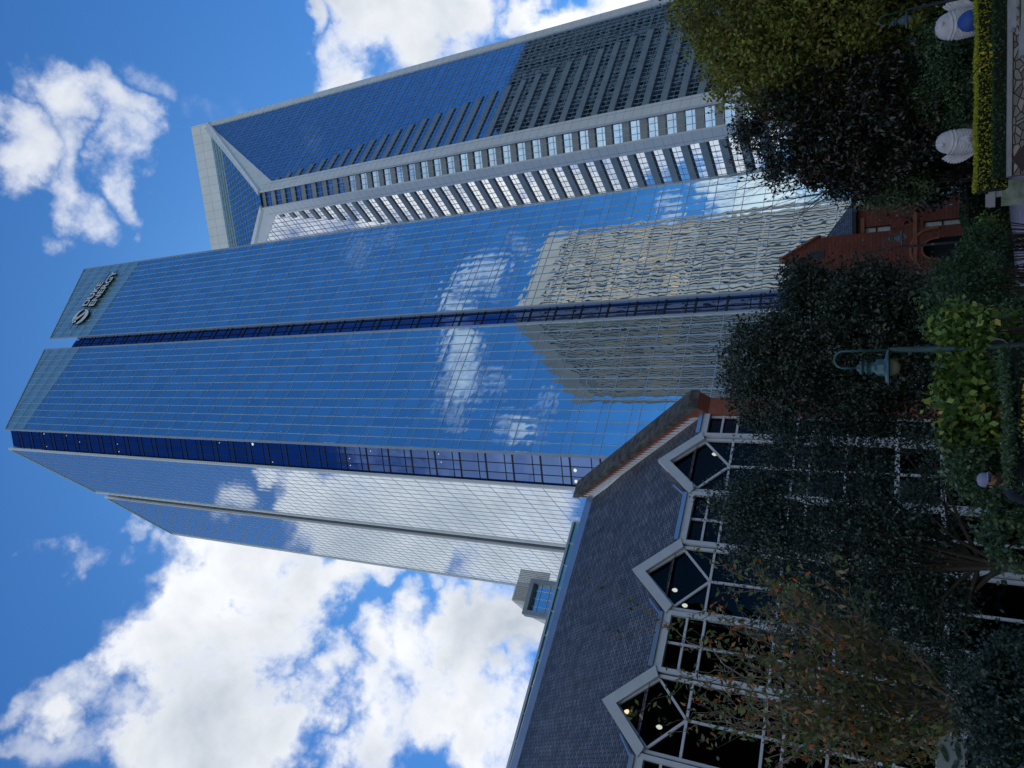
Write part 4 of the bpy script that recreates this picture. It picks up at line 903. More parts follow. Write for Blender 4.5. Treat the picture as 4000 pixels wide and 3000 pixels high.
MAT['leaf_yellow'] = leafm('yellow_hedge_leaves', [(0, (0.27, 0.315, 0.027)), (.5, (0.495, 0.495, 0.0338)), (.85, (0.5, 0.5, 0.045))], .25, .5)
MAT['leaf_hedge'] = leafm('hedge_leaves', [(0, (0.024, 0.0576, 0.0256)), (.6, (0.048, 0.0992, 0.0416)), (.9, (0.08, 0.144, 0.064))], .12, .5)
MAT['leaf_autumn'] = leafm('autumn_leaves', [(0, (.10, .15, .045)), (.38, (.22, .25, .08)), (.66, (.34, .27, .18)), (.84, (.45, .20, .06)), (.93, (.65, .17, .04))], .3, .4, .5)
MAT['petal'] = leafm('yellow_petals', [(0, (.75, .52, .02)), (.6, (.85, .62, .03)), (.9, (.6, .35, .02))], .3, .5)

def el(px, py, d, rx, ry, rz, w=1.): p = at(px, py, d); return ((p.x, p.y, p.z), (rx, ry, rz), w)
def gp(px, py, d): p = at(px, py, d); return (p.x, p.y, gz(p.x, p.y)-.1)

# right-hand trees
tree('autumn_oak', 'big olive and bronze leaved tree at the right edge of the park', 'tree', gp(3700, 40, 41), at(3000, 20, 41), .35,
     [el(3120, 40, 41, 5.2, 5, 5.0, 3), el(2900, -60, 41, 4.5, 4, 3.4, 2), el(3350, 120, 40, 4.2, 4, 2.9, 1.6), el(3080, 230, 40.5, 3.0, 3, 2.6, 1.4)], 700, 95, .42, .21, 'leaf_olive', 1, 40, bark='bark_red', shell=.45)
tree('magnolia', 'near black glossy magnolia between the olive tree and the bare branches', 'tree', gp(3720, 520, 38), at(3050, 520, 38), .25,
     [el(3120, 520, 38, 2.3, 2.2, 2.9, 2), el(3330, 500, 38, 3.1, 2.8, 2.8, 2.4), el(3330, 640, 37.5, 1.5, 1.5, 1.6, .7), el(3500, 420, 37, 2.6, 2.5, 1.9, 1.3)], 460, 85, .30, .22, 'leaf_magnolia', 2, 20, aspect=.42)
bt = thing('bare_tree', 'leafless tree fanning thin twigs in front of the glass towers', 'tree', gp(3700, 600, 46))
mb = MB(); g = random.Random(4); b0_ = Vector(gp(3700, 600, 46)); f0 = at(3420, 620, 46)
mb.tube([b0_, b0_.lerp(f0, .5)+Vector((.2, 0, 0)), f0], [.2, .16, .12], 8)
def twig(p, d, l, r_, dep):
    n_ = 4; pts = [p]; q = p
    for i in range(n_):
        d = (d+Vector((g.uniform(-1, 1), g.uniform(-1, 1), g.uniform(-.6, 1)))*.13).normalized(); q = q+d*l/n_; pts.append(q)
    mb.tube(pts, [r_*(1-.7*i/n_) for i in range(n_+1)], 5, cap=False)
    if dep:
        for k_ in range(3):
            s_ = pts[g.randrange(1, n_+1)]; twig(s_, (d+Vector((g.uniform(-1, 1), g.uniform(-1, 1), g.uniform(-.3, .6)))*.42).normalized(), l*g.uniform(.45, .75), r_*.5, dep-1)
for tx, ty in ((2860, 640), (2900, 720), (2960, 800), (3040, 830), (2990, 600), (3150, 830), (2920, 560), (3060, 700), (3120, 760)):
    tgt = at(tx, ty, 46+g.uniform(-1.5, 1.5)); v_ = tgt-f0; twig(f0, v_.normalized(), v_.length*.72, .055, 3)
mb.build('branches', 'bark', bt, smooth=True)
tree('young_tree', 'loose light green tree beside the red church wall', 'tree', gp(3740, 710, 42), at(3480, 710, 42), .09,
     [el(3450, 650, 42, 1.6, 1.6, 1.5, 2), el(3500, 730, 42, 1.0, 1.2, 1.6, 1.3), el(3400, 710, 42, 1.1, 1.2, 1.0, 1)], 260, 60, .26, .17, 'leaf_light', 3, 20)
bush('rounded_shrub', 'dense rounded green shrub between the two white fish', 'shrub', [el(3700, 300, 37, 2.3, 2.0, 1.5, 2), el(3640, 340, 37.5, 1.5, 1.5, 1.0, 1)], 380, 80, .22, .12, 'leaf_mid', 4)
bush('dark_understorey', 'dark evergreen mass behind the fish sculptures', 'shrub', [el(3650, 250, 44, 6.5, 2.2, 2.6, 3), el(3660, 560, 45, 3.0, 2, 2.2, 1.6), el(3560, 60, 46, 4.5, 2, 2.6, 2), el(3600, 480, 46, 4, 2, 3, 2)], 620, 80, .42, .25, 'leaf_magnolia', 5)

# middle and left trees
tree('live_oak', 'dark spreading oak rising in front of the red church', 'tree', gp(3800, 1330, 22), at(3080, 1330, 22), .2,
     [el(3260, 1340, 22, 1.9, 1.9, 2.2, 2.6), el(3000, 1450, 22, 1.5, 1.5, 1.5, 1.4), el(3150, 1120, 22.4, .7, 1.0, .7, .6), el(3420, 1170, 22, 1.1, 1.4, 1.4, 1.2), el(3500, 1420, 22, 2.1, 1.8, 1.6, 1.6), el(3150, 1550, 21.6, 1.4, 1.5, 2.1, 1.1), el(3580, 1330, 22.5, 1.8, 1.5, 1.1, 1.0)], 900, 78, .22, .105, 'leaf_oak', 6, 40, shell=.4)
tree('holly_oak', 'large dark oak spreading across the glazed front of the brick hall', 'tree', gp(3990, 2230, 19), at(3300, 2130, 20), .17,
     [el(3160, 1950, 20, 1.7, 1.6, 2.3, 2.0), el(3330, 2180, 20, 2.0, 1.7, 2.4, 2.2), el(2960, 2080, 20.2, 1.2, 1.3, 1.2, 1.0), el(3560, 2000, 20, 2.0, 1.5, 1.2, 1.2), el(3520, 2350, 20, 1.9, 1.6, 1.5, 1.4), el(3250, 1700, 20.5, 1.1, 1.1, 1.9, .8), el(3640, 2560, 20, 1.8, 1.3, .9, .8), el(2900, 1960, 20, .8, .9, .9, .4), el(3180, 2420, 20, 1.2, 1.2, 1.4, .8)], 980, 64, .22, .088, 'leaf_oak2', 7, 50, shell=.35)
# autumn tree close by, bottom of the picture
at_root = thing('autumn_tree', 'young tree with sparse green and orange autumn leaves, close to the camera', 'tree', gp(3950, 2860, 9.5))
mb = MB(); g = random.Random(12); lf = []
b0_ = Vector(gp(3950, 2860, 9.5)); f0 = at(3820, 2790, 9.5); mb.tube([b0_, b0_.lerp(f0, .6), f0], [.07, .06, .05], 8)
def abranch(p, tgt, r_, dep, dens):
    n_ = 7; pts = []; 
    for i in range(n_+1):
        t = i/n_; q = p.lerp(tgt, t)+Vector((g.uniform(-1, 1), g.uniform(-1, 1), g.uniform(-1, 1)))*.035*(tgt-p).length*math.sin(math.pi*t)*2; pts.append(q)
    mb.tube(pts, [r_*(1-.8*i/n_) for i in range(n_+1)], 5, cap=False)
    for i in range(int((tgt-p).length*dens)):
        t = g.random()**.7; q = pts[min(int(t*n_), n_-1)].lerp(pts[min(int(t*n_)+1, n_)], t*n_ % 1); lf.append(q+Vector((g.gauss(0, .045), g.gauss(0, .045), g.gauss(-.01, .04))))
    if dep:
        for k_ in range(4):
            t = g.uniform(.25, .95); q = pts[min(int(t*n_), n_-1)]; dd_ = (tgt-p)*g.uniform(.25, .5); dd_ += Vector((g.uniform(-1, 1), g.uniform(-1, 1), g.uniform(-.6, .9)))*dd_.length*.75
            abranch(q, q+dd_, r_*.5, dep-1, dens)
for tx, ty, dn in ((2880, 2430, 55), (3060, 2390, 75), (3120, 2330, 75), (3180, 2440, 85), (2960, 2580, 60), (2900, 2720, 55), (2850, 2860, 45), (3020, 2820, 75), (3150, 2650, 95), (3100, 2960, 85), (3230, 2560, 90), (3330, 2640, 95), (3350, 2860, 100), (3300, 3000, 100), (3480, 2500, 60), (3500, 2740, 95), (3520, 2930, 100), (2800, 2650, 25), (3180, 2780, 100), (3620, 2840, 70), (3240, 2380, 50), (3000, 2960, 70)):
    abranch(f0, at(tx, ty, 9.5+g.uniform(-1.0, 1.0)), .022, 2, dn*.42)
leafmesh('leaves', np.array([tuple(p) for p in lf]), .084, 'leaf_autumn', at_root, .42, .3); mb.build('branches', M('pale_twig_bark', (.26, .20, .18), .8), at_root, smooth=True)

# shrubs and hedges in front
bush('broadleaf_shrub', 'bright green broad leaved shrub behind the near lamp post', 'shrub', [el(3770, 1290, 13.5, .42, .5, .46, 1), el(3780, 1480, 13.5, .52, .5, .46, 1.2), el(3800, 1650, 13.3, .52, .5, .44, 1.2), el(3700, 1270, 13.6, .25, .3, .3, .35), el(3720, 1560, 13.5, .3, .3, .3, .4), el(3900, 1290, 14.6, .30, .3, .28, .5), el(3960, 1310, 14.5, .25, .3, .22, .25)], 300, 13, .10, .125, 'leaf_bright', 8, shell=.5, aspect=.62)
bush('lower_shrub', 'darker green shrub continuing down towards the man in the cap', 'shrub', [el(3800, 1820, 13.2, .45, .5, .42, 1), el(3900, 1960, 12.8, .4, .5, .36, 1), el(3960, 2100, 12.5, .5, .5, .4, 1), el(3740, 1700, 13.4, .3, .3, .35, .5)], 240, 26, .09, .075, 'leaf_mid', 9, shell=.5)
bush('juniper', 'fine textured blue green juniper dome near the lower frame edge', 'shrub', [el(4010, 2790, 8.5, .62, .7, .52, 2), el(4000, 2980, 8.3, .45, .6, .42, 1), el(3990, 2640, 8.7, .35, .4, .40, .8)], 420, 60, .07, .045, 'leaf_oak2', 10)
for (nm, lab, px, py, d, r, z_, mt, sd_) in (('conical_shrub', 'dark conical shrub below the church arch, left of its doorway', 3770, 1110, 27, .9, 1.05, 'leaf_oak2', 21), ('mounded_shrub', 'low mounded dark shrub in front of the church doorway', 3850, 1010, 30, 1.1, .8, 'leaf_hedge', 22), ('tufted_shrub', 'small vivid green shrub beside the winding stone kerb', 3862, 935, 31, .75, .34, 'leaf_bright', 23), ('spreading_shrub', 'spreading dark shrub under the oak beside the broad leaved shrub', 3760, 1180, 18, 1.1, .75, 'leaf_hedge', 24), ('shade_shrub', 'deep green shrub between the conical shrub and the kerb', 3850, 1110, 26, .7, .5, 'leaf_hedge', 25)):
    ex_ = [el(3990, 1300, 16, .45, .6, .35)] if nm == 'spreading_shrub' else []
    bush(nm, lab, 'shrub', [el(px, py, d, r, r, z_)]+ex_, 150+90*len(ex_), 55, .16, .085, mt, sd_)
def hedge(name, label, pts, hgt, wid, z0, mats, n, lsize, seed):
    """clipped hedge: leaves over a box-section run"""
    root = thing(name, label, 'hedge', (pts[0][0], pts[0][1], z0)); g = np.random.default_rng(seed); P = []; Q = []
    segs = list(zip(pts[:-1], pts[1:])); Ls = [math.dist(a[:2], b[:2]) for a, b in segs]
    for (a, b), l_ in zip(segs, Ls):
        k_ = int(n*l_/sum(Ls)); t = g.random(k_); dx, dy = (b[0]-a[0])/l_, (b[1]-a[1])/l_
        u = g.uniform(-1, 1, k_); face = g.random(k_); off = np.where(face < .42, u*wid/2, np.where(face < .85, -wid/2, wid/2)); hz = np.where(face < .42, hgt, g.random(k_)*hgt)
        bx = a[0]+(b[0]-a[0])*t; by = a[1]+(b[1]-a[1])*t; lump = .05*np.sin(bx*3.1)+.05*np.sin(by*2.3+1)
        off = off*(1+lump)+g.normal(0, .03, k_); hz = hz+lump*hgt*.5+g.normal(0, .025, k_)
        q = np.stack([bx-dy*off, by+dx*off, z0+hz], 1); top = face < .42; P.append(q[top]); Q.append(q[~top])
    leafmesh('top_foliage', np.concatenate(P), lsize, mats[0], root, .6); leafmesh('side_foliage', np.concatenate(Q), lsize, mats[1], root, .6)
    m = MB()
    for (a, b), l_ in zip(segs, Ls):
        a_, b_ = Vector((*a[:2], z0+hgt*.47)), Vector((*b[:2], z0+hgt*.47)); d_ = (b_-a_).normalized(); m.bar(a_, b_, Vector((-d_.y, d_.x, 0))*wid*.44, Vector((0, 0, hgt*.46)))
    m.build('inner_growth', 'hedge_core', root); return root
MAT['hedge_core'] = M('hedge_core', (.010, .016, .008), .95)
# raised bed with stone wall
zb = 1.25
def atz(px, py, z):
    d = dirv(px, py); k_ = (z-E)/d.z; return Vector((d.x*k_, d.y*k_, z))
wa, wb = at(3939, -250, 31.0), at(3946, 690, 29.5); zb = wb.z; wa.z = zb
m = MB(); wd_ = (wb-wa).normalized(); pn_ = Vector((-wd_.y, wd_.x, 0)); pn_ = pn_ if pn_.y > 0 else -pn_
m.hexa([wa, wb, wb+pn_*40+wd_*(-6), wa+pn_*40], [p-Vector((0, 0, 3)) for p in (wa, wb, wb+pn_*40+wd_*(-6), wa+pn_*40)])
tag(m.build('planting_bed', 'lawn', None), kind='structure')
sw_ = thing('stone_wall', 'low fieldstone retaining wall with a pale cap under the yellow hedge', 'wall', ((wa.x+wb.x)/2, (wa.y+wb.y)/2, 0))
m = MB(); c = (wa+wb)/2; m.box((c.x, c.y, zb/2-.05), (wb-wa)/2, pn_*.22, (0, 0, zb/2)); m.build('stonework', 'fieldstone', sw_)
m = MB(); m.box((c.x, c.y, zb+.04), (wb-wa)/2, pn_*.26, (0, 0, .06)); m.build('cap', M('pale_cap_stone', (.42, .43, .43), .8, bump=.01), sw_, bevel=.015)
MAT['pale_cap_stone'] = bpy.data.materials['pale_cap_stone']
h0, h1 = wa+pn_*1.1, wb+pn_*1.1
hedge('golden_hedge', 'clipped hedge with yellow green top running along the stone wall', [(h0.x, h0.y), (h1.x-.3, h1.y)], at(3812, 350, 31).z-zb, 1.3, zb, ('leaf_yellow', 'leaf_yellow'), 16000, .085, 31)
q0, q1 = wa+pn_*.32, wb+pn_*.32
hedge('low_edging', 'dark low edging plants between stone wall and yellow hedge', [(q0.x, q0.y), (q1.x, q1.y)], .44, .42, zb, ('leaf_hedge', 'leaf_hedge'), 9000, .08, 32)
# three pale steps / rails leading down to the right
st = thing('stone_steps', 'pale stone step edges at the lower right corner below the wall', 'steps', tuple(at(3990, 60, 27)))
for (x0, y0, x1, y1, w_) in ((3958, -200, 3961, 115, .05), (3995, -200, 3996, 220, .06)):
    a, b = at(x0, y0, 27.8), at(x1, y1, 27.2); b.z = a.z = (a.z+b.z)/2; m = MB(); d_ = (b-a).normalized(); m.bar(a, b, Vector((0, 0, w_)), Vector((-d_.y, d_.x, 0))*.25); m.build('step', 'pale_cap_stone', st, bevel=.01)
m = MB(); a, b = at(4030, -200, 27.8), at(4030, 230, 27.2); m.box(((a.x+b.x)/2, (a.y+b.y)/2, a.z/2-.2), (b-a)/2, (0, .9, 0), (0, 0, a.z/2+.15)); m.build('base', 'fieldstone', st)
# yellow blossoms hanging over the hedge
fl = at(3856, 235, 29.6); fr2 = thing('blossom_sprig', 'sprig of orange yellow leaves hanging in front of the yellow hedge', 'plant', (fl.x, fl.y, zb))
P = np.array([(fl.x+random.Random(i).gauss(0, .20), fl.y+random.Random(i+50).gauss(0, .1), fl.z+random.Random(i+99).gauss(0, .17)) for i in range(34)])
leafmesh('petals', P, .13, 'petal', fr2, .6); m = MB(); m.tube([fl+Vector((-.6, .4, .55)), fl+Vector((-.2, .2, .3)), fl], [.03, .02, .01], 5); m.build('stem', 'bark', fr2)
fl = atz(4012, 1600, 3.35); fr3 = thing('yellow_flowers', 'bright yellow flowers at the frame edge below the lamp post', 'flowers', (fl.x, fl.y, gz(fl.x, fl.y)))
g = random.Random(6); P = []
for i in range(230):
    px = 4012+g.gauss(0, 9); py = g.uniform(1480, 1730); p = at(px, py, 9.6); P.append((p.x, p.y, p.z))
leafmesh('petals', np.array(P), .035, 'petal', fr3, .8)
m = MB()
for i in range(26): p = at(4012, 1480+10*i, 9.6); m.tube([(p.x, p.y, gz(p.x, p.y)), p], .006, 4)
m.build('stems', 'bark', fr3)
# clipped hedge band nearer the camera
pa, pb, pc = at(3925, 1400, 12.3), at(3935, 1620, 11.6), at(3960, 1860, 10.8)
hedge('clipped_hedge', 'low clipped green hedge along the bottom edge behind the lamp post', [(pa.x, pa.y), (pb.x, pb.y), (pc.x, pc.y)], at(3932, 1620, 11.6).z-2.1, .5, 2.1, ('leaf_mid', 'leaf_hedge'), 15000, .05, 33)
pa, pb = at(3790, 700, 46), at(3800, 1180, 40)
hedge('church_hedge', 'long dark green hedge in front of the red church wall', [(pa.x, pa.y), (pb.x, pb.y)], at(3768, 900, 43).z, 1.4, 0, ('leaf_hedge', 'leaf_hedge'), 15000, .12, 34)
# winding kerb, path, verge
MAT['mossy_stone'] = M('mossy_kerb_stone', (.46, .50, .42), .9, var=.25, vscale=3, bump=.02, col2=(.18, .26, .13)); MAT['pink_paving'] = M('pink_paving', (.52, .46, .52), .85, var=.15, vscale=2, bump=.01)
kp = [atz(x, y, 1.2) for x, y in ((3872, 835), (3888, 900), (3905, 960), (3925, 1040), (3948, 1120), (3975, 1200), (4010, 1290))]
kb = thing('stone_kerb', 'curving mossy stone kerb winding beside the pink path', 'kerb', tuple(kp[3])); m = MB()
for a, b in zip(kp[:-1], kp[1:]): d_ = (b-a).normalized(); m.bar(a-Vector((0, 0, .12)), b-Vector((0, 0, .12)), Vector((0, 0, .22)), Vector((-d_.y, d_.x, 0))*.2)
m.build('kerb_stones', 'mossy_stone', kb, bevel=.03)
m = MB(); pp_ = [atz(x, y, 1.024) for x, y in ((3905, 700), (3905, 830), (3925, 960), (3960, 1080), (4080, 1250), (4200, 1250), (4200, 640), (3960, 690))]
m.face(pp_, [(p.x, p.y) for p in pp_]); tag(m.build('path', 'pink_paving', None), kind='structure')
tp4 = [atz(x, y, 1.02) for x, y in ((4180, 560), (4180, 1330), (3800, 1330), (3800, 640))]
m = MB(); m.hexa([p-Vector((0, 0, 1.2)) for p in tp4], tp4); tag(m.build('terrace', 'lawn', None), kind='structure')
# pale stone bench
bp0 = at(3885, 745, 35); bn_ = thing('stone_bench', 'pale concrete bench with thick rounded ends at the end of the yellow hedge', 'bench', (bp0.x, bp0.y, 0)); rt = Vector((math.cos(R(12)), -math.sin(R(12)), 0)); fw = Vector((rt.y*-1, rt.x, 0))
zt_ = at(3857, 745, 35).z
def sbox(c, w_, d_, h): return MB().box(c, rt*w_/2, fw*d_/2, (0, 0, h/2))
sbox(Vector((bp0.x, bp0.y, zt_-.14)), 1.25, .55, .20).build('seat', 'pale_cap_stone', bn_, bevel=.05)
sbox(Vector((bp0.x, bp0.y, zt_-.36))+rt*.12, .75, .42, .22).build('pedestal', 'pale_cap_stone', bn_, bevel=.03)
sbox(Vector((bp0.x, bp0.y, zt_-.47-.45))-rt*.15, .95, .6, .9).build('base', 'mossy_stone', bn_, bevel=.03)
sbox(Vector((bp0.x, bp0.y, zt_-.02))-rt*.35, .5, .5, .14).build('armrest', 'pale_cap_stone', bn_, bevel=.05)
# brown pointed post by the wall
pp0 = at(4000, 610, 26); tp_ = at(3951, 622, 26); wp = thing('wooden_post', 'dark brown pointed post top in front of the stone wall', 'post', (tp_.x, tp_.y, gz(tp_.x, tp_.y)))
MAT['brown_wood'] = M('brown_painted_wood', (.06, .03, .02), .8, bump=.01)
m = MB(); zc_ = at(4000, 610, 26).z
cs4 = [Vector((tp_.x+dx*.32, tp_.y+dy*.32, zc_)) for dx, dy in ((-1, -1), (1, -1), (1, 1), (-1, 1))]
for i in range(4): m.face([cs4[i], cs4[(i+1) % 4], tp_])
m.build('pointed_cap', 'brown_wood', wp); MB().box((tp_.x, tp_.y, zc_/2), (.26, 0, 0), (0, .26, 0), (0, 0, zc_/2)).build('shaft', 'brown_wood', wp)
# pale trunk stub
a, b = at(3656, 1187, 19), at(3785, 1190, 19); r0_ = thing('pale_stake', 'thin pale rough stake standing among the dark shrubs under the oak', 'stake', (b.x, b.y, gz(b.x, b.y)))
MB().tube([(b.x, b.y, gz(b.x, b.y)), b, a.lerp(b, .5)+Vector((.01, 0, 0)), a], [.04, .035, .03, .025], 7).build('stake_pole', M('pale_bark', (.17, .20, .17), .9, bump=.01), r0_)
# small white path light
p = at(3920, 1224, 17); pl = thing('path_light', 'small white path light on a short spike by the stone kerb', 'lamp', (p.x, p.y, gz(p.x, p.y))); MAT['white_plastic'] = M('white_plastic', (.75, .74, .68), .4)
MB().lathe(p, [(0, .05), (.05, .04), (.14, 0), (.13, -.02), (0, -.02)], 16).build('lamp_cap', 'white_plastic', pl, smooth=True); MB().lathe(p, [(.04, -.14), (.045, -.02)], 12).build('lamp_glass', 'white_plastic', pl); MB().tube([(p.x, p.y, gz(p.x, p.y)), (p.x, p.y, p.z-.12)], .015, 6).build('spike', 'dark_metal', pl)

# ------------------------------------------------------------------ gooseneck lamps
MAT['lamp_green'] = M('verdigris_paint', (.06, .155, .17), .35, .3, .15, 3., .004, 12.); MAT['lamp_pole'] = M('dark_green_pole', (.045, .11, .12), .5, .1, .15, 3.)
MAT['lamp_silhouette'] = M('silhouette_green', (.04, .085, .09), .4)  # darker copy of the lamp paint; silhouette shade is put into the colour
MAT['globe'] = M('frosted_globe', (.42, .37, .28), .35)
def lamp(label, px_top, px_rim, y_c, y_pole, dist, half, group=None, paint='lamp_green', polem='lamp_pole'):
    """shade centre at y_c, its pole at y_pole, arch top at px_top, shade rim at px_rim"""
    c = at(px_rim, y_c, dist); pb = at(px_rim, y_pole, dist); zt_ = at(px_top, (y_c+y_pole)/2, dist).z
    pb.z = c.z; v = (c-pb); v.z = 0; rr_ = v.length/2; v.normalize(); k_ = half
    root = thing('street_lamp', label, 'street lamp', (pb.x, pb.y, gz(pb.x, pb.y)), group)
    q = k_/.30
    prof = [(0, .47), (.018, .47), (.02, .435), (.045, .43), (.06, .40), (.115, .385), (.118, .345), (.08, .33), (.078, .305), (.105, .30), (.105, .275), (.085, .265), (.083, .165), (.098, .155), (.128, .135), (.140, .09), (.138, .03), (.15, .02), (.24, .005), (.305, -.035), (.305, -.048), (.15, -.02), (0, -.02)]
    MB().lathe(c, [(r*q, h*q) for r, h in prof], 36).build('lamp_shade', paint, root, smooth=True)
    MB().lathe(c, [(0, -.02*q), (.14*q, -.02*q), (.14*q, -.07*q), (.12*q, -.13*q), (.075*q, -.185*q), (.03*q, -.205*q), (0, -.21*q)], 24).build('globe', 'globe', root, smooth=True)
    ztop = zt_; pts = [Vector((pb.x, pb.y, c.z-.35*k_*2))]; zc_ = ztop-rr_
    pts.append(Vector((pb.x, pb.y, zc_)))
    for a in range(15, 181, 15): pts.append(Vector((pb.x, pb.y, zc_))+v*(rr_-rr_*math.cos(R(a)))+Vector((0, 0, rr_*math.sin(R(a)))))
    pts.append(Vector((c.x, c.y, c.z+.44*q)))
    MB().tube(pts, .020*q, 10).build('gooseneck', paint, root, smooth=True)
    g0 = gz(pb.x, pb.y)
    MB().lathe((pb.x, pb.y, g0), [(.16, 0), (.16, .1), (.11, .2), (.09, .9), (.058, 1.0), (.046, c.z-g0-.30*k_*2), (.044, c.z-g0-.1*k_*2), (.035, c.z-g0-.05*k_*2)], 16).build('pole', polem, root, smooth=True)
    return root
l1 = lamp('near green gooseneck street lamp with a wide shade, in front of the dark oak', 3260, 3462, 1436, 1368, 13.3, .30)
dcn = at(3897, 1359, 13.4)
MB().lathe(dcn, [(0, 0), (.130, 0), (.130, .02), (0, .02)], 32, axis=(-dcn.x, -dcn.y, 0)).build('round_plate', 'dark_metal', l1)
MB().lathe(dcn, [(.128, -.005), (.142, -.005), (.142, .025), (.128, .025)], 32, axis=(-dcn.x, -dcn.y, 0)).build('plate_rim', 'pale_cap_stone', l1)
lamp('distant gooseneck street lamp half hidden in front of the red church arch', 3450, 3519, 928, 965, 32, .30, paint='lamp_silhouette', polem='dark_metal')  # paint and pole darkened to stand as a silhouette
lamp('gooseneck street lamp almost swallowed by the olive tree at the right edge', 3432, 3537, 78, 42, 30.5, .30, paint='lamp_silhouette', polem='dark_metal')

# ------------------------------------------------------------------ fish sculptures
MAT['white_concrete'] = M('white_cast_concrete', (.66, .65, .68), .8, var=.10, vscale=4, bump=.01, bscale=25)
def fish(label, base, head, lean, size, side):
    """upright fish: head up, one eye to the viewer, ridged fin along its back"""
    root = thing('fish_sculpture', label, 'sculpture', base, 'white fish sculptures'); b = Vector(base); h = Vector(head); ax = (h-b); Hh = ax.length; ax.normalize()
    vw = Vector((b.x, b.y, 0)).normalized(); sd_ = vw.cross(ax).normalized()*side      # sd_: towards the back fin
    prof = [(0, .20, .16), (.12, .28, .22), (.28, .34, .26), (.45, .37, .28), (.6, .37, .28), (.72, .355, .26), (.82, .33, .24), (.90, .28, .21), (.955, .21, .17), (.985, .13, .11), (1.0, .04, .04)]
    m = MB(); n_ = 40; base_i = 0
    def body(t, a):
        for i in range(len(prof)-1):
            if prof[i][0] <= t <= prof[i+1][0]:
                f = (t-prof[i][0])/(prof[i+1][0]-prof[i][0]); f = f*f*(3-2*f) if False else f; w_ = prof[i][1]+(prof[i+1][1]-prof[i][1])*f; d_ = prof[i][2]+(prof[i+1][2]-prof[i][2])*f
        cx = lean*math.sin(t*2.2)*.35
        sc_ = 0
        if t < .60:                                       # scales
            row = t*16; sc_ = .03*abs(math.sin(math.pi*(row+.5*(int(a/(math.pi/7)) % 2))))*abs(math.sin(a*7))
        for tg_ in (.63, .70): sc_ += .032*math.exp(-((t-tg_-.04*math.cos(a*2))/.012)**2)   # gill ridges
        return b+ax*(t*Hh)+sd_*(cx*size+math.cos(a)*(w_+sc_)*size)+vw*(math.sin(a)*(d_+sc_)*size)
    K = 90
    for i in range(K+1):
        for j in range(n_): m.v.append(tuple(body(i/K, 2*math.pi*j/n_)))
    for i in range(K):
        for j in range(n_): a0 = i*n_+j; a1 = i*n_+(j+1) % n_; m.f.append((a0, a1, a1+n_, a0+n_)); m.uv += [(0, 0)]*4
    m.build('body', 'white_concrete', root, smooth=True)
    e = body(.86, -math.pi/2+.25); MB().lathe(e+vw*.03, [(0, .075), (.045, .07), (.05, .05), (.08, .055), (.10, .03), (.10, 0)], 20, axis=-vw).build('eye', 'white_concrete', root, smooth=True)
    m = MB()                                              # ridged dorsal fin
    for k_ in range(11):
        t = .12+.5*k_/10; p0_ = body(t, 0)-sd_*.05; ln = (.34-.012*(k_-5)**2*.5)*size; q_ = p0_+sd_*ln+ax*(.22*size+.01*k_)
        m.tube([p0_, p0_.lerp(q_, .6)+ax*.02, q_], [.05*size, .045*size, .028*size], 8)
        if k_: m.hexa([pl_[0]-vw*.02, p0_-vw*.02, q_*1.0-vw*.02-sd_*.03, pl_[1]-vw*.02-sd_*.03], [pl_[0]+vw*.02, p0_+vw*.02, q_+vw*.02-sd_*.03, pl_[1]+vw*.02-sd_*.03])
        pl_ = (p0_, q_)
    m.build('dorsal_fin', 'white_concrete', root, smooth=True)
    m = MB()
    for k_ in range(5):
        p0_ = body(.52, -math.pi/2-.2); q_ = p0_-vw*.12-ax*(.30+.02*k_)*size+sd_*(-.16+.09*k_)*size; m.tube([p0_, p0_.lerp(q_, .5)-vw*.06, q_], [.045, .045, .025], 8)
    m.build('pectoral_fin', 'white_concrete', root, smooth=True)
    m = MB(); m.tube([body(.965, -math.pi/2-1.2), body(.955, -math.pi/2), body(.965, -math.pi/2+1.2)], .03*size, 8); m.build('mouth', 'white_concrete', root, smooth=True)
    return root
f1a, f1b = at(3860, 548, 33.5), at(3655, 558, 33.5); fish('white concrete fish standing upright at the end of the yellow hedge', tuple(f1a), tuple(f1b), .0, 1.2, -1)
f2a, f2b = at(3860, 75, 34), at(3652, 112, 34); fish('white concrete fish leaning at the right edge beside a blue ball', tuple(f2a), tuple(f2b), .0, 1.35, 1)
p = at(3785, 82, 32.8); r0_ = thing('blue_ball', 'rounded bright blue bundle in front of the leaning white fish', 'ball', tuple(p))
MB().lathe(p-Vector((0, 0, .36)), [(0, 0), (.2, .05), (.34, .2), (.36, .38), (.29, .56), (.14, .68), (0, .72)], 20).build('blue_cover', M('blue_fabric', (.03, .10, .42), .6, bump=.03, bscale=6), r0_, smooth=True)
MB().lathe(p-Vector((0, 0, .42))+Vector((-.25, 0, 0)), [(0, 0), (.22, .02), (.24, .12), (.1, .2), (0, .2)], 16).build('white_rim', 'white_concrete', r0_, smooth=True)

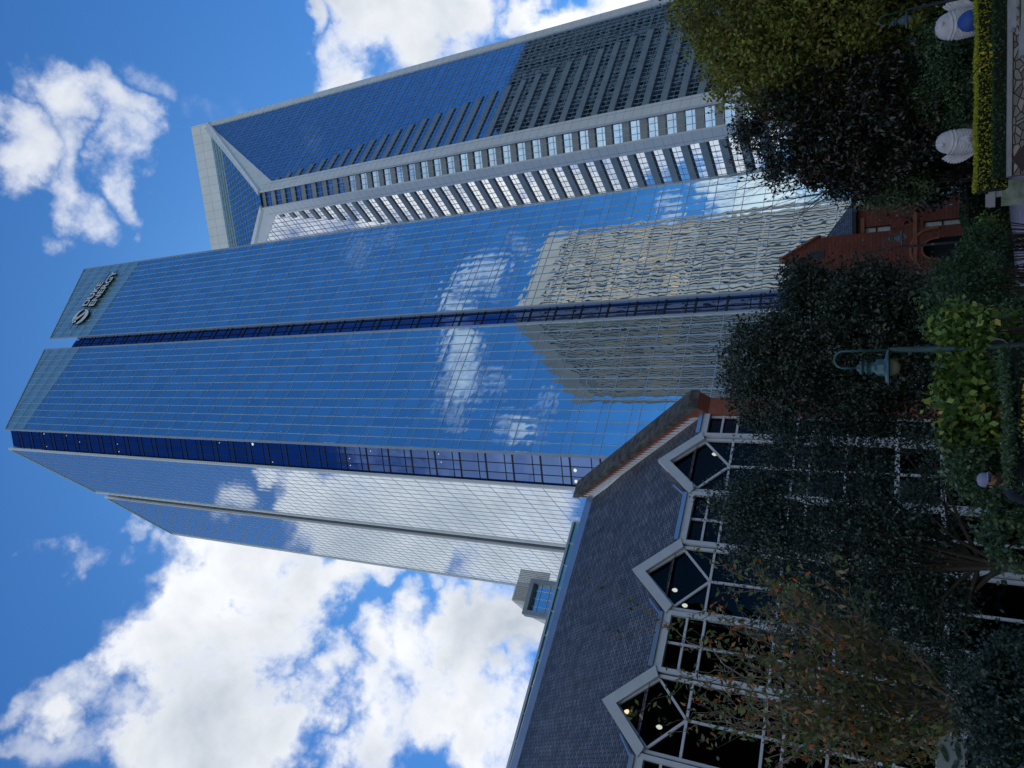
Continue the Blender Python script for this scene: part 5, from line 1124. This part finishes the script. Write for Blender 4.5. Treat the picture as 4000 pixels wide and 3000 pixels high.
# ------------------------------------------------------------------ rounded white sign among the leaves, bottom left corner of the place
sg0 = at(3716, 2990, 11.5); sb = thing('sign_board', 'white rounded sign board with green leaf shapes, tucked beneath the autumn tree', 'sign', (sg0.x, sg0.y, gz(sg0.x, sg0.y)))
vw = Vector((sg0.x, sg0.y, 0)).normalized(); rt_ = Vector((vw.y, -vw.x, 0))
def rrect(c, w_, h_, r_, n_=6):
    o = []
    for cx, cz, a0 in ((w_-r_, h_-r_, 0), (-w_+r_, h_-r_, 90), (-w_+r_, -h_+r_, 180), (w_-r_, -h_+r_, 270)):
        for i in range(n_+1): a = R(a0+90*i/n_); o.append(c+rt_*(cx+r_*math.cos(a))+Vector((0, 0, cz+r_*math.sin(a))))
    return o
for k_, (w_, h_, o_, mt, nm) in enumerate(((.34, .17, 0, 'white_concrete', 'board'), (.325, .155, .022, 'pale_cap_stone', 'face_panel'))):
    m = MB(); r1_ = rrect(sg0-vw*o_, w_, h_, .06); r2_ = [p+vw*.02 for p in r1_]; m.face(r1_); m.face(r2_[::-1])
    for i in range(len(r1_)): j = (i+1) % len(r1_); m.face([r1_[i], r2_[i], r2_[j], r1_[j]])
    bd_ = m.build(nm, mt, sb)
m = MB()
for cx, cz, a in ((.12, .07, 20), (-.02, -.03, -25), (.18, -.07, 10), (-.16, .06, 40)):
    pts = [(.10*math.cos(R(t))*1.0, .028*math.sin(R(t))) for t in range(0, 360, 30)]; ca, sa = math.cos(R(a)), math.sin(R(a))
    m.face([sg0-vw*.045+rt_*(cx+x*ca-z*sa)+Vector((0, 0, cz+x*sa+z*ca)) for x, z in pts])
m.build('leaf_motif', M('dark_green_ink', (.02, .08, .06), .5), sb)
MB().tube([(sg0.x, sg0.y, gz(sg0.x, sg0.y)), tuple(sg0+vw*.03)], .03, 8).build('post', 'dark_metal', sb)

# ------------------------------------------------------------------ the man in the cap
hd = at(3878, 1877, 12.0)                     # centre of the face
gx, gy = hd.x, hd.y; g0 = hd.z-1.62
vw = Vector((gx, gy, 0)).normalized(); rt_ = Vector((vw.y, -vw.x, 0)); fc_ = (-vw+rt_*.25).normalized(); sd_ = Vector((-fc_.y, fc_.x, 0)).normalized()
man = thing('person', 'bearded man in pale blue cap and dark navy jacket, standing at the frame edge', 'person', (gx, gy, g0))
MAT['skin'] = M('skin', (.42, .22, .15), .55, var=.06); MAT['navy'] = M('navy_cloth', (.020, .028, .05), .9, var=.15, bump=.004, bscale=30); MAT['jeans'] = M('dark_trousers', (.03, .035, .05), .9)
MAT['beard'] = M('dark_beard', (.035, .022, .016), .9, bump=.01, bscale=60); MAT['capblue'] = M('pale_blue_cap', (.30, .33, .48), .8); MAT['white_cloth'] = M('white_collar', (.72, .74, .78), .7)
def HP(x, y, z): p = Vector((gx, gy, g0))+sd_*x+fc_*y; p.z = g0+z; return p
def skin(name, nodes, edges, mat, parent, sub=2, root_i=0):
    me = bpy.data.meshes.new(name); me.from_pydata([tuple(n[0]) for n in nodes], edges, []); o = link(me, name, mat, parent)
    o.modifiers.new('skin', 'SKIN'); sv = me.skin_vertices[0].data if me.skin_vertices else None
    if sv is None:
        bpy.context.view_layer.objects.active = o; bm_ = __import__('bmesh').new(); bm_.from_mesh(me); bm_.verts.layers.skin.verify(); bm_.to_mesh(me); bm_.free(); sv = me.skin_vertices[0].data
    for i, n in enumerate(nodes): sv[i].radius = n[1] if isinstance(n[1], tuple) else (n[1], n[1]); sv[i].use_root = (i == root_i)
    s_ = o.modifiers.new('sub', 'SUBSURF'); s_.levels = s_.render_levels = sub; return o
nodes = [(HP(0, 0, .95), (.15, .11)), (HP(0, .01, 1.12), (.14, .105)), (HP(0, .01, 1.30), (.17, .12)), (HP(0, 0, 1.42), (.12, .09)), (HP(0, .0, 1.50), .058), (HP(0, .02, 1.56), .062), (HP(0, .02, 1.63), (.078, .092)), (HP(0, .015, 1.71), (.074, .088)),
         (HP(.19, 0, 1.41), .065), (HP(.27, .02, 1.14), .048), (HP(.20, .22, 1.08), .036), (HP(.17, .27, 1.08), .030),
         (HP(-.19, 0, 1.41), .065), (HP(-.27, .02, 1.14), .048), (HP(-.14, .20, 1.22), .036), (HP(-.10, .25, 1.25), .030),
         (HP(.10, 0, .88), .095), (HP(.11, .01, .50), .062), (HP(.11, -.01, .10), .042), (HP(.11, .12, .04), .035),
         (HP(-.10, 0, .88), .095), (HP(-.11, .02, .50), .062), (HP(-.11, 0, .10), .042), (HP(-.11, .13, .04), .035)]
edges_ = [(0, 1), (1, 2), (2, 3), (3, 4), (4, 5), (5, 6), (6, 7), (3, 8), (8, 9), (9, 10), (10, 11), (3, 12), (12, 13), (13, 14), (14, 15), (0, 16), (16, 17), (17, 18), (18, 19), (0, 20), (20, 21), (21, 22), (22, 23)]
for sgn, w_, dr in ((1, 11, Vector((-.02, .06, .0))), (-1, 15, Vector((.02, .05, .03)))):
    for k_ in range(5):
        base_n = nodes[w_][0]; i0 = len(nodes); off = (k_-2)*.017
        d1 = (fc_*.045+sd_*(off*.8)) if k_ else (sd_*(-sgn*.035)+fc_*.02)
        nodes.append((base_n+sd_*off+d1+Vector((0, 0, .004)), .0095)); nodes.append((base_n+sd_*off*1.1+d1*1.8+Vector((0, 0, -.012)), .0085)); nodes.append((base_n+sd_*off*1.1+d1*2.2+Vector((0, 0, -.035)), .0075))
        edges_ += [(w_, i0), (i0, i0+1), (i0+1, i0+2)]
skin('body', nodes, edges_, 'skin', man)
tn = [(HP(0, 0, .86), (.20, .15)), (HP(0, .01, 1.12), (.185, .15)), (HP(0, .01, 1.30), (.20, .15)), (HP(0, 0, 1.44), (.12, .105)), (HP(.20, 0, 1.405), .088), (HP(.285, .02, 1.14), .070), (HP(.21, .19, 1.085), .055), (HP(-.20, 0, 1.405), .088), (HP(-.285, .02, 1.14), .070), (HP(-.16, .17, 1.20), .055)]
skin('jacket', tn, [(0, 1), (1, 2), (2, 3), (3, 4), (4, 5), (5, 6), (3, 7), (7, 8), (8, 9)], 'navy', man)
tr_ = [(HP(0, 0, .92), (.17, .13)), (HP(.10, 0, .84), .115), (HP(.11, .01, .50), .085), (HP(.11, 0, .08), .065), (HP(-.10, 0, .84), .115), (HP(-.11, .02, .50), .085), (HP(-.11, 0, .08), .065)]
skin('trousers', tr_, [(0, 1), (1, 2), (2, 3), (0, 4), (4, 5), (5, 6)], 'jeans', man)
cp = HP(0, .01, 1.695); MB().lathe(cp, [(.097, 0), (.102, .03), (.095, .065), (.07, .095), (.03, .11), (0, .112)], 28).build('cap', 'capblue', man, smooth=True)
m = MB(); br_ = [HP(x, y, 1.70+z) for x, y, z in ((-.085, .075, .0), (-.075, .15, -.012), (-.03, .185, -.018), (.03, .185, -.018), (.075, .15, -.012), (.085, .075, .0))]
m.face(br_); m.face([p-Vector((0, 0, .012)) for p in br_][::-1]); m.build('cap_brim', 'capblue', man)
skin('beard', [(HP(-.07, .05, 1.60), .022), (HP(-.05, .085, 1.555), .030), (HP(0, .10, 1.53), .034), (HP(.05, .085, 1.555), .030), (HP(.07, .05, 1.60), .022), (HP(0, .095, 1.49), .026)], [(0, 1), (1, 2), (2, 3), (3, 4), (2, 5)], 'beard', man, 2, 2)
m = MB(); m.tube([HP(0, .105, 1.665), HP(0, .128, 1.63), HP(0, .105, 1.615)], [.009, .017, .010], 8); m.build('nose', 'skin', man, smooth=True)
m = MB()
for x in (-.033, .033): m.lathe(HP(x, .098, 1.665), [(0, .012), (.011, .008), (.014, 0)], 10, axis=fc_)
m.build('eyes', 'dark_metal', man, smooth=True)
for x in (-.086, .086): MB().lathe(HP(x, .0, 1.64), [(.012, -.006), (.026, 0), (.022, .012), (0, .014)], 12, axis=sd_*(1 if x > 0 else -1)).build('ear', 'skin', man, smooth=True)
m = MB(); m.tube([HP(0, .104, 1.592), HP(.024, .10, 1.592)], .006, 6); m.build('mouth', 'beard', man)
m = MB(); m.hexa([HP(-.05, .115, 1.47), HP(.03, .115, 1.47), HP(.0, .15, 1.37), HP(-.04, .15, 1.38)], [HP(-.05, .10, 1.47), HP(.03, .10, 1.47), HP(.0, .135, 1.37), HP(-.04, .135, 1.38)]); m.build('shirt_collar', 'white_cloth', man)
# white paper cup in his raised hand
c = nodes[15][0]+fc_*.05; cpn = thing('paper_cup', 'small white paper cup held up in front of the dark jacket', 'cup', tuple(c)); MB().lathe(c-Vector((0, 0, .05)), [(0, 0), (.026, 0), (.036, .10), (.034, .10), (.025, .01)], 18).build('cup_wall', 'white_cloth', cpn, smooth=True); MB().lathe(c+Vector((0, 0, .05)), [(.038, 0), (.038, .008), (.02, .014), (0, .014)], 18).build('lid', 'white_cloth', cpn)
